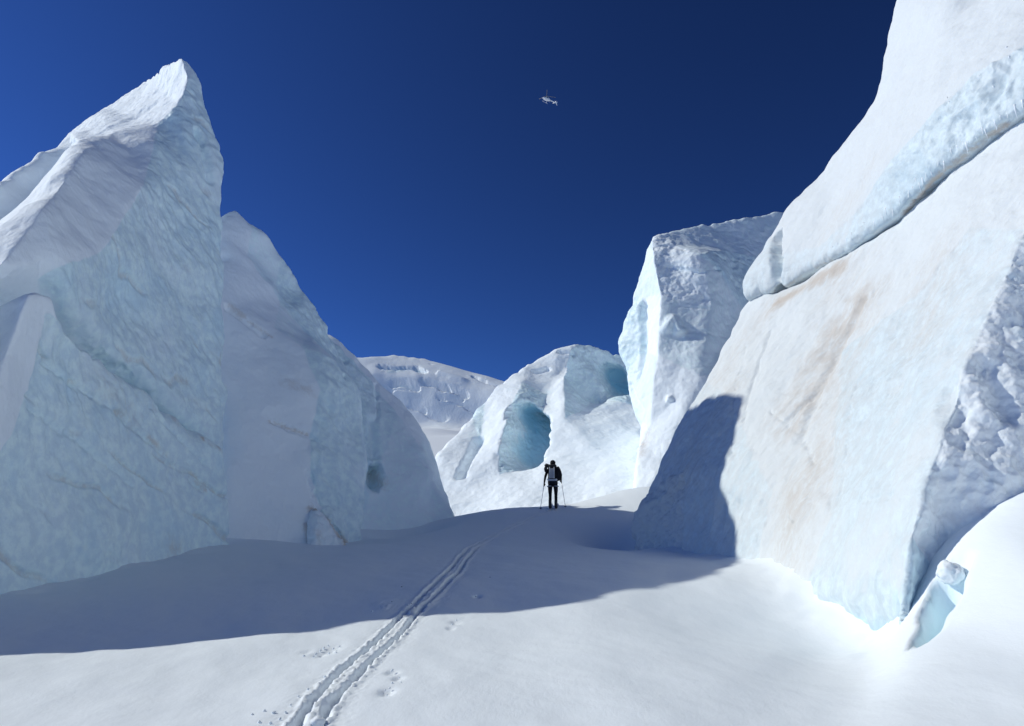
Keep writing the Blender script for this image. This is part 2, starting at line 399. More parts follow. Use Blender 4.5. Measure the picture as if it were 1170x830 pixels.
def ground0(x, y):
    z = mono(y, GY, GZ)
    bump = lambda cx, cy, sx, sy, a: a*np.exp(-((x-cx)/sx)**2-((y-cy)/sy)**2)
    # falls away to the left side of the spur the skier climbs
    z = z - .13*np.maximum(0, -(x+.2))*sstep(18, 25, y)*(1-sstep(34, 44, y))*sstep(-9, -4, x)
    z = z + bump(-10, 12, 3, 8, .0)
    z = z + bump(3.1, 22.0, 1.4, 1.9, -.8) + bump(-3.4, 26.2, 1.1, 1.3, -.55)
    z = z + bump(5.5, 31, 2.6, 3, 1.0)
    # drift banked up on the right of the near ice wall
    xs = x + .47 - .55*np.clip(y-9.5, -9, 1.0)
    ramp = mono(xs, np.array([-60, 2.2, 3.4, 4.3, 4.8, 5.3, 6.3, 8, 12, 60.]), np.array([0, 0, .02, .04, .22, .74, 1.40, 2.25, 4.4, 12.]))
    z = z + ramp*mono(y, np.array([-60, -4, 0, 5, 6.5, 8.3, 9.5, 11, 60.]), np.array([.02, .03, .06, .14, .25, .66, 1.0, 1.08, 1.1]))*(1-sstep(15, 20, y))
    # unseen snow slope added on the right to bounce sunlight onto shaded ice
    z = z + np.interp(np.clip(x, 9, 60)-1.5*np.exp(-((x-9)/2)**2), [9, 11, 15, 24, 60], [0, .8, 4.4, 13, 22])*(1-sstep(13, 17, y))
    # trough worn along the foot of the near corner of the wall
    z = z - .36*sstep(.8, 4.3, x)*(1-sstep(4.4, 5.7, x))*sstep(4.6, 8.9, y)*(1-sstep(11, 14.5, y))
    # hollow scooped between ice and drift
    if HOL:
        (ax, ay), (bx, by) = HOL; L2 = (bx-ax)**2+(by-ay)**2
        tt = np.clip(((x-ax)*(bx-ax)+(y-ay)*(by-ay))/L2, 0, 1); hd = np.hypot(x-ax-tt*(bx-ax), y-ay-tt*(by-ay))
        rr = (.09+.15*tt)*(1+.16*np.sin(x*9+y*6))
        z = z - (.12+.55*tt)*(1-sstep(.55, 1.15, hd/rr))
    # snow banked unevenly against the foot of the ice
    for line in (((-8.6, 12), (-8.3, 13), (-8.05, 14), (-7.75, 16.5), (-7.0, 20)), ((4.35, 9.6), (4.5, 10.7), (4.55, 12.8), (4.5, 15), (4.1, 18.3), (3.3, 21))):
        sel = (np.abs(x) < 14) & (y > 8) & (y < 24)
        if sel.any():
            q = np.stack([x[sel], y[sel], 0*x[sel]], 1); d = poly_dist(q, [(a, b, 0) for a, b in line])
            z[sel] += np.exp(-(d/.55)**2)*(.07+.22*np.maximum(-.3, fbm(q*.9+50, 3)))*np.where(q[:, 0] < 0, .3, .3)
    # wind-shaped unevenness
    q = np.stack([x*.22, y*.16, np.zeros_like(x)], 1)
    near = (1-sstep(60, 120, np.abs(y)))
    z = z + fbm(q, 3)*.10*near*sstep(1.5, 6, np.hypot(x, y))
    q2 = np.stack([x*1.1+y*.3, y*.75, np.zeros_like(x)+4], 1)
    z = z + fbm(q2, 3)*.018*near
    z = z + (fbm(np.stack([x*2.2+y*1.2, y*1.6-x*.6, np.zeros_like(x)+9], 1), 3)*.004 + np.maximum(0, fbm(np.stack([x*.5, y*.4, np.zeros_like(x)+33], 1), 2))*np.sin(x*5.5+y*3.2+3*fbm(np.stack([x*.7, y*.7, np.zeros_like(x)], 1), 2))*.006)*near
    far = sstep(90, 400, y)
    z = z + fbm(np.stack([x*.01, y*.006, np.zeros_like(x)+8], 1), 4)*6*far
    return z
def gz(x, y): return float(ground0(np.array([float(x)]), np.array([float(y)]))[0])
def on_ground(px, py):
    d = rdir(px, py); t = 1.0; prev = t
    while t < 200:
        p = Vector((0, 0, EYE))+d*t
        if p.z < gz(p.x, p.y):
            a, b = prev, t
            for _ in range(25):
                m = (a+b)/2; p = Vector((0, 0, EYE))+d*m
                if p.z < gz(p.x, p.y): b = m
                else: a = m
            return Vector((0, 0, EYE))+d*b
        prev = t; t *= 1.02
    return Vector((0, 0, EYE))+d*30
_a, _b = on_ground(1050, 736), on_ground(1083, 662); HOL = ((_a.x, _a.y), (_b.x, _b.y)); print('hollow', HOL)
_tw = [on_ground(*p) for p in TRK]
ty = np.array([p.y for p in _tw]); tx_ = np.array([p.x for p in _tw])
_o = np.argsort(ty); ty, tx_ = ty[_o], tx_[_o]
def track_x(y): return np.where(y < ty[0], tx_[0], mono(y, ty, tx_))
def make_ground():
    ys = [-40., -20, -10, -5, -2, 0, 1.5, 3]
    y = 4.0
    while y < 34: ys.append(y); y += max(.022, .0045*y*max(1, y/16))
    while y < 6000: ys.append(y); y *= 1.035
    u = [0.]; st = .018
    while u[-1] < .55: u.append(u[-1]+.018)
    while u[-1] < 9: st = min(.055, st*1.04); u.append(u[-1]+st)
    while u[-1] < 4000: st *= 1.22; u.append(u[-1]+st)
    u = np.array(u); u = np.concatenate([-u[:0:-1], u]); ys = np.array(ys)
    Y, U = np.meshgrid(ys, u, indexing='ij'); Y = Y.ravel(); U = U.ravel()
    tx = track_x(Y); X = tx*np.exp(-(U/12)**2)*(1-sstep(35, 60, Y))*sstep(-3, 3, Y) + U
    Z = ground0(X, Y)
    # the ski track: two grooves that braid, with crumbly rims
    p1 = np.stack([Y*1.1, np.zeros_like(Y), np.zeros_like(Y)+2], 1); p2 = p1+31
    half = .10 + .035*pnoise(p1*.5) ; c = .04*pnoise(p2*.6)
    fade = sstep(4.5, 6, Y+3)*(1-.6*sstep(18.5, 21, Y))*(1-sstep(27.6, 28.2, Y))
    rg = fbm(np.stack([X*9, Y*6, np.zeros_like(X)], 1), 3)
    rg2 = fbm(np.stack([X*22, Y*18, np.zeros_like(X)+3], 1), 2)
    dz = 0
    for sgn in (-1, 1):
        d = X - (tx + c + sgn*half) + .02*rg
        wd = .043*(1+.25*pnoise(p1*1.7+sgn*7))
        dz = dz - .052*(1-sstep(wd*.45, wd*1.25, np.abs(d)))*(1+.35*rg)
        dz = dz + (.012+.014*np.maximum(0, rg2+.05)+.02*np.maximum(0, rg))*np.exp(-((np.abs(d)-wd*1.55)/.035)**2)
    tr = np.exp(-((X-tx-c)/.30)**4)
    dz = dz + tr*(.014*rg2 - .012)
    Z = Z + dz*fade
    # scuffs of pole plants and crumbs beside the track
    for (px, py, r, d) in ((378, 742, .10, .03), (366, 748, .07, .03), (350, 745, .06, .02), (490, 690, .10, -.02), (470, 698, .09, -.02), (545, 682, .05, .05),
                           (448, 768, .06, .04), (455, 775, .05, .03), (442, 790, .07, .04), (520, 712, .06, .03), (515, 718, .05, .03), (440, 695, .12, -.025), (432, 690, .09, -.02)):
        g = on_ground(px, py)
        Z = Z - d*np.exp(-(((X-g.x)/r)**2+((Y-g.y)/(r*1.8))**2))*(1+.6*rg2)
    (ax, ay), (bx, by) = HOL; tt = np.clip(((X-ax)*(bx-ax)+(Y-ay)*(by-ay))/((bx-ax)**2+(by-ay)**2), 0, 1)
    hol = 1-sstep(.8, 1.15, np.hypot(X-ax-tt*(bx-ax), Y-ay-tt*(by-ay))/(.10+.15*tt))   # bare blue ice inside the hollow
    Z = Z + hol*(.05*fbm(np.stack([X*7, Y*7, Z*7], 1), 4))
    n, m = len(ys), len(u)
    i = np.arange(n*m).reshape(n, m)
    Q = np.stack([i[:-1, :-1].ravel(), i[:-1, 1:].ravel(), i[1:, 1:].ravel(), i[1:, :-1].ravel()], 1)
    o = link_mesh('snow_ground', mesh_np('snow_ground', np.stack([X, Y, Z], 1), Q, {'ice': hol}), M_SNOW)
    tag(o, kind='structure', label='smooth white snow ground crossed by a ski track'); print('ground', len(X))
make_ground()

# ---------------------------------------------------------------- far mountain
def make_mountain():
    k = 60.0
    pts = dict(a=(330, 412, 1500), b=(410, 400, 1560), c=(445, 398, 1600), d=(490, 404, 1600), e=(535, 417, 1580), f=(585, 432, 1540), g=(650, 448, 1500), h=(760, 470, 1500),
               a1=(330, 445, 1450), c1=(440, 425, 1490), d1=(500, 432, 1490), e1=(545, 443, 1480), g1=(650, 465, 1430),
               a2=(330, 490, 1430), c2=(440, 485, 1450), d2=(505, 486, 1445), e2=(545, 488, 1440), g2=(650, 495, 1400),
               a3=(330, 530, 1100), c3=(440, 530, 1080), d3=(505, 530, 1080), e3=(545, 530, 1080), g3=(650, 530, 1100), h1=(760, 520, 1250))
    fc = [(['a', 'a1', 'c1', 'c', 'b'], 'snow'), (['c', 'c1', 'd1', 'd'], 'snow'), (['d', 'd1', 'e1', 'e'], 'snow'), (['e', 'e1', 'g1', 'g', 'f'], 'snow'),
          (['a1', 'a2', 'c2', 'c1'], 'snow'), (['c1', 'c2', 'd2', 'd1'], 'snow'), (['d1', 'd2', 'e2', 'e1'], 'snow'), (['e1', 'e2', 'g2', 'g1'], 'snow'),
          (['a2', 'a3', 'c3', 'c2'], 'snow'), (['c2', 'c3', 'd3', 'd2'], 'snow'), (['d2', 'd3', 'e3', 'e2'], 'snow'), (['e2', 'e3', 'g3', 'g2'], 'snow'), (['g', 'g1', 'h1', 'h'], 'snow'), (['g1', 'g2', 'g3', 'h1'], 'snow')]
    dn = (.5, -.3, -.8)
    small = [([(436, 419), (452, 421), (474, 420), (482, 424)], 10, 26, dn, 1.6), ([(448, 438), (460, 436), (474, 442)], 11, 26, dn, 1.6), ([(484, 436), (500, 438), (508, 443)], 11, 24, dn, 1.5),
             ([(513, 442), (524, 446), (530, 451)], 10, 22, dn, 1.6), ([(468, 462), (480, 466)], 10, 16, dn, 1.4), ([(502, 452), (520, 455), (534, 463), (545, 470)], 9, 20, dn, 1.5), ([(488, 470), (505, 478)], 14, 14, dn, 1.2),
             ([(540, 430), (556, 437), (572, 441)], 6, 14, dn, 1.5), ([(492, 416), (510, 417)], 4, 8, dn, 1.6), ([(455, 452), (475, 455)], 14, -14, dn, 1), ([(505, 428), (530, 436)], 14, -14, dn, 1)]
    o = solid('mountain', None, mat_glacier('far_snow', k=40.0), pts, fc, (0, 500, -300), k=k, small=small, fine=.0026, lump=.5,
              paint=[('ice', [(445, 425), (478, 425)], 8, .9), ('ice', [(455, 441), (470, 443)], 8, .5)], rough=.3, soft=.3)
    tag(o, kind='structure', label='rounded snow mountain broken by crevasses far behind the valley')
make_mountain()

# ---------------------------------------------------------------- seracs
def make_left_serac():
    t = empty('ice_serac', (-9.5, 17, .5))
    tag(t, 'tallest pointed ice serac with sunlit snow crest, at the left edge', 'serac', 'seracs on the left of the track')
    W = Vector
    low = dict(l0=(-60, 395, 13.2), l1=(5, 333, 12.8), l2=(45, 307, 12.7), l3=(65, 304, 13.2), l4=(86, 362, 13.9), l5=(130, 402, 15.7), l6=(180, 446, 17.3), l7=(225, 482, 18.8), l8=(262, 506, 19.9),
               l9=(273, 560, 20), l10=(280, 600, 20), l11=P(271, 628, 20)+W((0, 0, -1)), k1=P(170, 665, 16.5)+W((0, 0, -1)), k2=P(60, 690, 13.9)+W((0, 0, -1)), k3=P(5, 697, 13)+W((0, 0, -1)), k4=P(-90, 715, 11.8)+W((0, 0, -1)),
               e1=(66, 358, 13.3), e2=(40, 420, 13.3), e3=(5, 505, 12.7), e4=(-60, 600, 12.1), m1=(24, 345, 12.3), m2=(9, 400, 12.3), m3=(-10, 470, 12.0), m4=(-60, 560, 11.6),
               i1=(120, 520, 15.2), i2=(60, 560, 13.8), i3=(190, 560, 17.5))
    fc = [(['l2', 'm1', 'l1'], 'snow'), (['m1', 'm2', 'l0', 'l1'], 'snow'), (['m2', 'm3', 'm4', 'l0'], 'snow'),
          (['l2', 'l3', 'e1', 'm1'], 'snow'), (['e1', 'e2', 'm2', 'm1'], 'snow'), (['e2', 'e3', 'm3', 'm2'], 'snow'), (['e3', 'e4', 'm4', 'm3'], 'snow'), (['l3', 'l4', 'e1'], 'snow'),
          (['l4', 'l5', 'e2', 'e1'], 'ice'), (['l5', 'l6', 'i1', 'e2'], 'ice'), (['e2', 'i1', 'i2', 'e3'], 'ice'), (['l6', 'l7', 'i3', 'i1'], 'ice'), (['l7', 'l8', 'l9', 'i3'], 'ice'),
          (['l9', 'l10', 'l11', 'i3'], 'ice'), (['i3', 'l11', 'k1'], 'ice'), (['i1', 'i3', 'k1'], 'ice'), (['i2', 'i1', 'k1', 'k2'], 'ice'), (['e3', 'i2', 'k2', 'k3'], 'ice'), (['e4', 'e3', 'k3', 'k4'], 'ice')]
    o1 = solid('lower_block', t, M_ICE, low, fc, (-5, 1.5, -2), over=dict(l4=(-4, 1.5, -1.5), l5=(-4, 1.5, -1.2)), fine=.0022, scal=.62, rough=.8, flow=(0, .25, -1), strata=((0, .36, .93), 1.1, .07),
               small=[([(88, 370), (130, 408), (180, 452), (225, 488), (254, 516)], .14, .16, None, 1.4),
                      ([(50, 415), (110, 455), (170, 505), (230, 560)], .10, .07, None, 1.2), ([(30, 465), (90, 505), (150, 555)], .08, .05, None, 1.2), ([(110, 400), (170, 465), (235, 530)], .08, .06, None, 1.2)],
               paint=[('dirt', [(93, 379), (131, 413), (184, 459)], .09, 1.0), ('dirt', [(195, 469), (232, 501)], .08, .8), ('dirt', [(96, 388), (140, 428), (200, 480)], .16, .4), ('dirt', [(190, 455), (225, 486), (250, 512)], .12, .5), ('dirt', [(170, 500), (235, 560)], .08, .5),
                      ('dirt', [(200, 630), (262, 620)], .35, .4), ('dirt', [(120, 440), (150, 480)], .4, .25), ('ice', [(8, 693), (60, 686), (120, 675)], .13, -1.2), ('ice', [(120, 675), (170, 661), (225, 645), (262, 624)], .2, -1.2)])
    up = dict(A0=(206, 65, 22.4), A1=(214, 90, 21.8), A2=(204, 118, 21.2), A3=(180, 140, 20.8), A4=(130, 155, 19.8), A5=(95, 175, 16.9), A6=(50, 235, 14.0), A7=(5, 290, 12.8), A8=(-190, 446, 10.0), A9=W((-11.2, 7.8, 3.1)), T9=W((-13.5, 9.0, 3.3)), Z9=W((-10.6, 7.7, .8)), G9=W((-17, 13, 3)),
              FM=(187, 77, 25.4), F1=(165, 92, 28.5), F2=(115, 125, 30), F3=(80, 152, 28), F4=(50, 166, 26.5), F5=(5, 195, 24.5), F6=(-80, 240, 20),
              T5=(90, 166, 17.6), T6=(45, 214, 15.2), T7=(5, 250, 14.0), T8=(-210, 428, 11.4), G5=(86, 176, 27.2), G6=(45, 228, 25.6), G7=(5, 262, 23.4), G8=W((-18, 18, 5)),
              E3=(165, 210, 18.2), E4=(120, 288, 15.6), E5=(65, 303, 13.7), Z1=(5, 332, 12.9), Z2=(-190, 520, 10.1),
              S0=(226, 80, 22.5), S1=(245, 110, 22.8), S2=(257, 160, 22.4), S3=(262, 200, 22), S4=(260, 248, 21.8), S5=(263, 330, 21.4), S6=(265, 430, 21),
              C1=(85, 366, 14.4), C2=(130, 408, 16.2), C3=(180, 454, 17.8), C4=(225, 502, 19.4), C5=(265, 548, 20.6),
              I1=(215, 200, 20.5), I2=(190, 300, 18.9), I3=(220, 390, 19.7), I4=(140, 350, 16.9))
    fu = [(['A0', 'A1', 'FM'], 'snow'), (['A1', 'A2', 'F1', 'FM'], 'crust'), (['A2', 'A3', 'F2', 'F1'], 'crust'), (['A3', 'A4', 'F2'], 'crust'), (['A4', 'A5', 'T5'], 'snow'), (['A4', 'T5', 'F3', 'F2'], 'crust'),
          (['F3', 'G5', 'G6', 'F4'], 'snow'), (['F4', 'G6', 'G7', 'F5'], 'snow'), (['F5', 'G7', 'G8', 'F6'], 'snow'), (['T5', 'T6', 'G6', 'G5'], 'snow'), (['T6', 'T7', 'G7', 'G6'], 'snow'), (['T7', 'T8', 'G8', 'G7'], 'snow'), (['A8', 'A9', 'T9', 'T8'], 'snow'), (['A8', 'Z2', 'Z9', 'A9'], 'snow'), (['T8', 'T9', 'G9', 'G8'], 'snow'), (['F3', 'T5', 'G5'], 'snow'),
          (['A5', 'A6', 'T6', 'T5'], 'snow'), (['A6', 'A7', 'T7', 'T6'], 'snow'), (['A7', 'A8', 'T8', 'T7'], 'snow'),
          (['A3', 'E3', 'A4'], 'snow'), (['A4', 'E3', 'E4', 'A5'], 'snow'), (['A5', 'E4', 'E5', 'A6'], 'snow'), (['A6', 'E5', 'Z1', 'A7'], 'snow'), (['A7', 'Z1', 'Z2', 'A8'], 'snow'),
          (['A0', 'S0', 'A1'], 'softice'), (['A1', 'S0', 'S1', 'A2'], 'ice'), (['A2', 'S1', 'S2', 'I1'], 'ice'), (['A2', 'I1', 'E3', 'A3'], 'ice'), (['I1', 'S2', 'S3', 'S4'], 'ice'), (['I1', 'S4', 'S5', 'I2'], 'ice'),
          (['E3', 'I1', 'I2', 'E4'], 'ice'), (['I2', 'S5', 'S6', 'I3'], 'ice'), (['I3', 'S6', 'C5', 'C4'], 'ice'), (['I2', 'I3', 'C4', 'C3'], 'ice'), (['I2', 'C3', 'C2', 'I4'], 'ice'), (['E4', 'I2', 'I4'], 'ice'), (['E4', 'I4', 'C1', 'E5'], 'ice'), (['I4', 'C2', 'C1'], 'ice')]
    dn = (-3, 1.5, -4)
    solid('upper_block', t, M_ICE, up, fu, (-4.5, 2.5, -4), s=dict(A0=.2, A1=.4, A2=.5, A4=.5, A5=.4, A6=.4, A7=.4, F1=.5, F2=.5, F3=.5, A3=.7, E3=.6, E4=.6, E5=.6, S3=.5, S4=.5), over=dict(C1=(-2, 1, -1), C2=(-2, 1, -1), C3=(-2, 1, -1), C4=(-2, 1, -1), C5=(-2, 1, -1), Z1=(-3, 1, -2), Z2=(-2, 1, -1), A9=(-3, 0, -2), T9=(-2, 0, -2), Z9=(-2, 0, -1), G9=(-3, 1, -2), A0=tuple(P(204, 72, 25.8)-P(206, 65, 22.4)), S0=tuple(P(222, 84, 25.5)-P(226, 80, 22.5))),
          fine=.0022, flow=(.12, .55, -1), scal=.58, strata=((0, .36, .93), .55, .05),
          small=[([(228, 92), (226, 150), (240, 205), (257, 250)], .25, .22, None, 1.0), ([(88, 160), (120, 150), (160, 128), (190, 108)], .45, -.05, None, 1)],
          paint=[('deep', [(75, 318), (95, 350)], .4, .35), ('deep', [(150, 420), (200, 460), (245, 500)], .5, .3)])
    return t
def make_second_serac():
    t = empty('ice_serac', P(330, 620, 24)); W = Vector
    tag(t, 'leaning ice serac with snowy front and brown stained foot, behind the tallest one', 'serac', 'seracs on the left of the track')
    p = dict(a1=(245, 246, 26), a2=(270, 236, 26.5), a3=(290, 246, 26.6), a4=(310, 262, 27), a5=(330, 290, 27.5), a6=(352, 330, 28.2), a7=(380, 380, 29), a8=(395, 420, 29),
             n1=(245, 290, 25.2), n2=(285, 290, 25.8), n3=(320, 345, 26.5), n4=(350, 380, 26.8),
             c1=(245, 335, 23.5), c2=(262, 345, 24), c3=(312, 372, 24.6), c4=(345, 399, 24.2), c5=(366, 401, 24.3), c6=(387, 416, 24.6), c7=(407, 442, 24.9), c8=(422, 478, 25.1), c9=(428, 530, 24.6), c10=(424, 580, 24.2), c11=P(418, 622, 24)+W((0, 0, -1)),
             d1=(366, 446, 23.6), d2=(353, 500, 23.1), d3=(352, 545, 22.7), d4=(368, 590, 22.5), d5=P(396, 626, 22.6)+W((0, 0, -1)),
             f1=P(345, 618, 21.8)+W((0, 0, -1)), f2=P(300, 622, 21.2)+W((0, 0, -1)), f3=P(240, 640, 20.6)+W((0, 0, -1)), h1=(245, 450, 22.2), h2=(300, 470, 22.4), h3=(245, 560, 21), h4=(305, 560, 21.8))
    fc = [(['a1', 'n1', 'n2', 'a2'], 'snow'), (['a2', 'n2', 'a3'], 'snow'), (['a3', 'n2', 'a4'], 'softice'), (['a4', 'n2', 'n3', 'a5'], 'softice'), (['a5', 'n3', 'a6'], 'ice'), (['a6', 'n3', 'n4', 'a7'], 'ice'), (['a7', 'n4', 'c6', 'c7', 'a8'], 'ice'),
          (['n1', 'c1', 'c2', 'n2'], 'snow'), (['n2', 'c2', 'c3', 'n3'], 'snow'), (['n3', 'c3', 'c4', 'n4'], 'softice'), (['n4', 'c4', 'c5', 'c6'], 'softice'), (['a8', 'c7', 'c8'], 'ice'),
          (['c1', 'h1', 'h2', 'c2'], 'snow'), (['c2', 'h2', 'c3'], 'snow'), (['c3', 'h2', 'd1', 'c4'], 'snow'), (['h1', 'h3', 'h4', 'h2'], 'snow'), (['h2', 'h4', 'd3', 'd2', 'd1'], 'snow'), (['h3', 'f3', 'f2', 'h4'], 'snow'), (['h4', 'f2', 'f1', 'd4', 'd3'], 'snow'),
          (['c4', 'd1', 'c5'], 'paleice'), (['c5', 'd1', 'c6'], 'ice'), (['c6', 'd1', 'c7'], 'ice'), (['d1', 'd2', 'c8', 'c7'], 'ice'), (['d2', 'd3', 'c9', 'c8'], 'ice'), (['d3', 'd4', 'c10', 'c9'], 'ice'), (['d4', 'd5', 'c11', 'c10'], 'ice'), (['f1', 'd5', 'd4'], 'rough')]
    solid('serac_body', t, M_ICE, p, fc, (-4, 3, -4), s=dict(a2=.4, a4=.6, c7=.4, c8=.4, c6=.5, c5=.5, c4=.6), over=dict({n: tuple(P(p[n][0]-38, p[n][1]+34, p[n][2]+4.5)-P(*p[n])) for n in ('a2', 'a3', 'a4', 'a5', 'a6', 'a7', 'a8')}, c8=(-2, 2.5, -1), c9=(-2, 2.5, -1), c10=(-2, 2.5, -1), c11=(-2, 2.5, -1)), fine=.0022, flow=(.2, .3, -1), scal=.85,
          big=[([(300, 285), (330, 320)], 1.2, .45, None, 1)],
          small=[([(312, 482), (330, 490), (352, 497)], .10, .10, None, 1.3), ([(262, 352), (280, 366), (300, 382)], .22, .15, None, 1.2), ([(395, 430), (418, 470), (426, 510)], .12, .10, None, 1), ([(355, 500), (385, 520), (420, 555)], .08, .06, None, 1), ([(352, 540), (365, 585), (392, 618)], .12, .16, None, 1.2)],
          paint=[('dirt', [(356, 582), (374, 598), (394, 620)], .12, .9), ('dirt', [(350, 600), (353, 618)], .12, .6), ('dirt', [(308, 482), (330, 490), (350, 497)], .07, .6), ('dirt', [(264, 350), (278, 362)], .14, .5), ('dirt', [(285, 368), (310, 385)], .08, .5), ('dirt', [(330, 436), (352, 448)], .25, .3)])
    f = dict(a=(350, 590, 21.9), b=(358, 574, 22.2), c=(376, 590, 22.2), d=(398, 622, 22.4), e=P(398, 632, 22.3)+W((0, 0, -.6)), f=P(352, 624, 21.5)+W((0, 0, -.6)), g=(366, 600, 21.8))
    solid('stained_foot', t, M_ICE, f, [(['a', 'g', 'b'], 'rough'), (['b', 'g', 'c'], 'rough'), (['c', 'g', 'd'], 'rough'), (['a', 'f', 'g'], 'rough'), (['g', 'f', 'e', 'd'], 'rough')], (-.6, 1.2, -.3), fine=.0022, k=.5, rough=1.2,
          paint=[('dirt', [(352, 594), (351, 620)], .10, .9), ('dirt', [(360, 582), (376, 594), (394, 622)], .12, .9), ('dirt', [(362, 606), (366, 622)], .10, .35)])
def make_third_serac():
    t = empty('ice_serac', P(470, 598, 29)); W = Vector
    tag(t, 'smooth sloping ice serac with small dark hole low in its flank', 'serac', 'seracs on the left of the track')
    p = dict(a1=(350, 370, 31), a2=(385, 384, 30.6), a3=(402, 394, 30.8), a4=(430, 424, 31.2), a5=(460, 454, 31.2), a6=(488, 492, 31), a7=(504, 530, 31), a8=(512, 562, 30.4), a9=P(529, 597, 28.2), b0=P(531, 606, 28)+W((0, 0, -1)),
             e2=(383, 390, 29.9), e3=(398, 405, 30), e4=(424, 437, 30.3), e5=(455, 470, 30), e6=(478, 508, 29.5), e7=(492, 550, 28.9),
             i1=(370, 450, 28.5), i2=(420, 480, 28.6), i3=(432, 540, 27.8), i4=(375, 540, 27), b1=P(490, 606, 27.7)+W((0, 0, -1)), b2=P(440, 606, 27)+W((0, 0, -1)), b3=P(400, 608, 26.4)+W((0, 0, -1)), b4=P(360, 612, 26.4)+W((0, 0, -1)), i5=(480, 560, 28.2))
    fc = [(['a1', 'e2', 'a2'], 'snow'), (['a2', 'e2', 'e3', 'a3'], 'snow'), (['a3', 'e3', 'e4', 'a4'], 'snow'), (['a4', 'e4', 'e5', 'a5'], 'snow'), (['a5', 'e5', 'e6', 'a6'], 'snow'), (['a6', 'e6', 'e7', 'a7'], 'softice'), (['a7', 'e7', 'a9', 'a8'], 'softice'), (['e7', 'b1', 'b0', 'a9'], 'softice'),
          (['a1', 'i1', 'e2'], 'ice'), (['e2', 'i1', 'i2', 'e3'], 'ice'), (['e3', 'i2', 'e4'], 'ice'), (['e4', 'i2', 'i3', 'e5'], 'paleice'), (['e5', 'i3', 'i5', 'e6'], 'softice'), (['e6', 'i5', 'e7'], 'softice'), (['e7', 'i5', 'b1'], 'softice'),
          (['i1', 'i4', 'i3', 'i2'], 'ice'), (['i4', 'b4', 'b3', 'i3'], 'paleice'), (['i3', 'b3', 'b2'], 'softice'), (['i3', 'b2', 'b1', 'i5'], 'softice')]
    solid('serac_body', t, M_ICE, p, fc, (-3, 4, -5), s=dict(a9=.5), over=dict(a8=(-2, 3, -1), a9=(-2, 3, -1), b0=(-2, 3, 0)), fine=.002, flow=(.2, .3, -1), scal=.7, 
          big=[([(431, 538), (428, 552)], .27, 1.0, (-.5, .8, -.1), 2.2)], small=[([(425, 480), (428, 520)], .35, .25, None, 1), ([(430, 440), (432, 475), (426, 490)], .12, .10, None, 1), ([(500, 510), (516, 570)], .2, .1, None, 1)],
          paint=[('dirt', [(424, 543), (436, 552)], .3, .5), ('dirt', [(518, 572), (527, 595)], .2, .35), ('deep', [(430, 550)], .3, .2)])
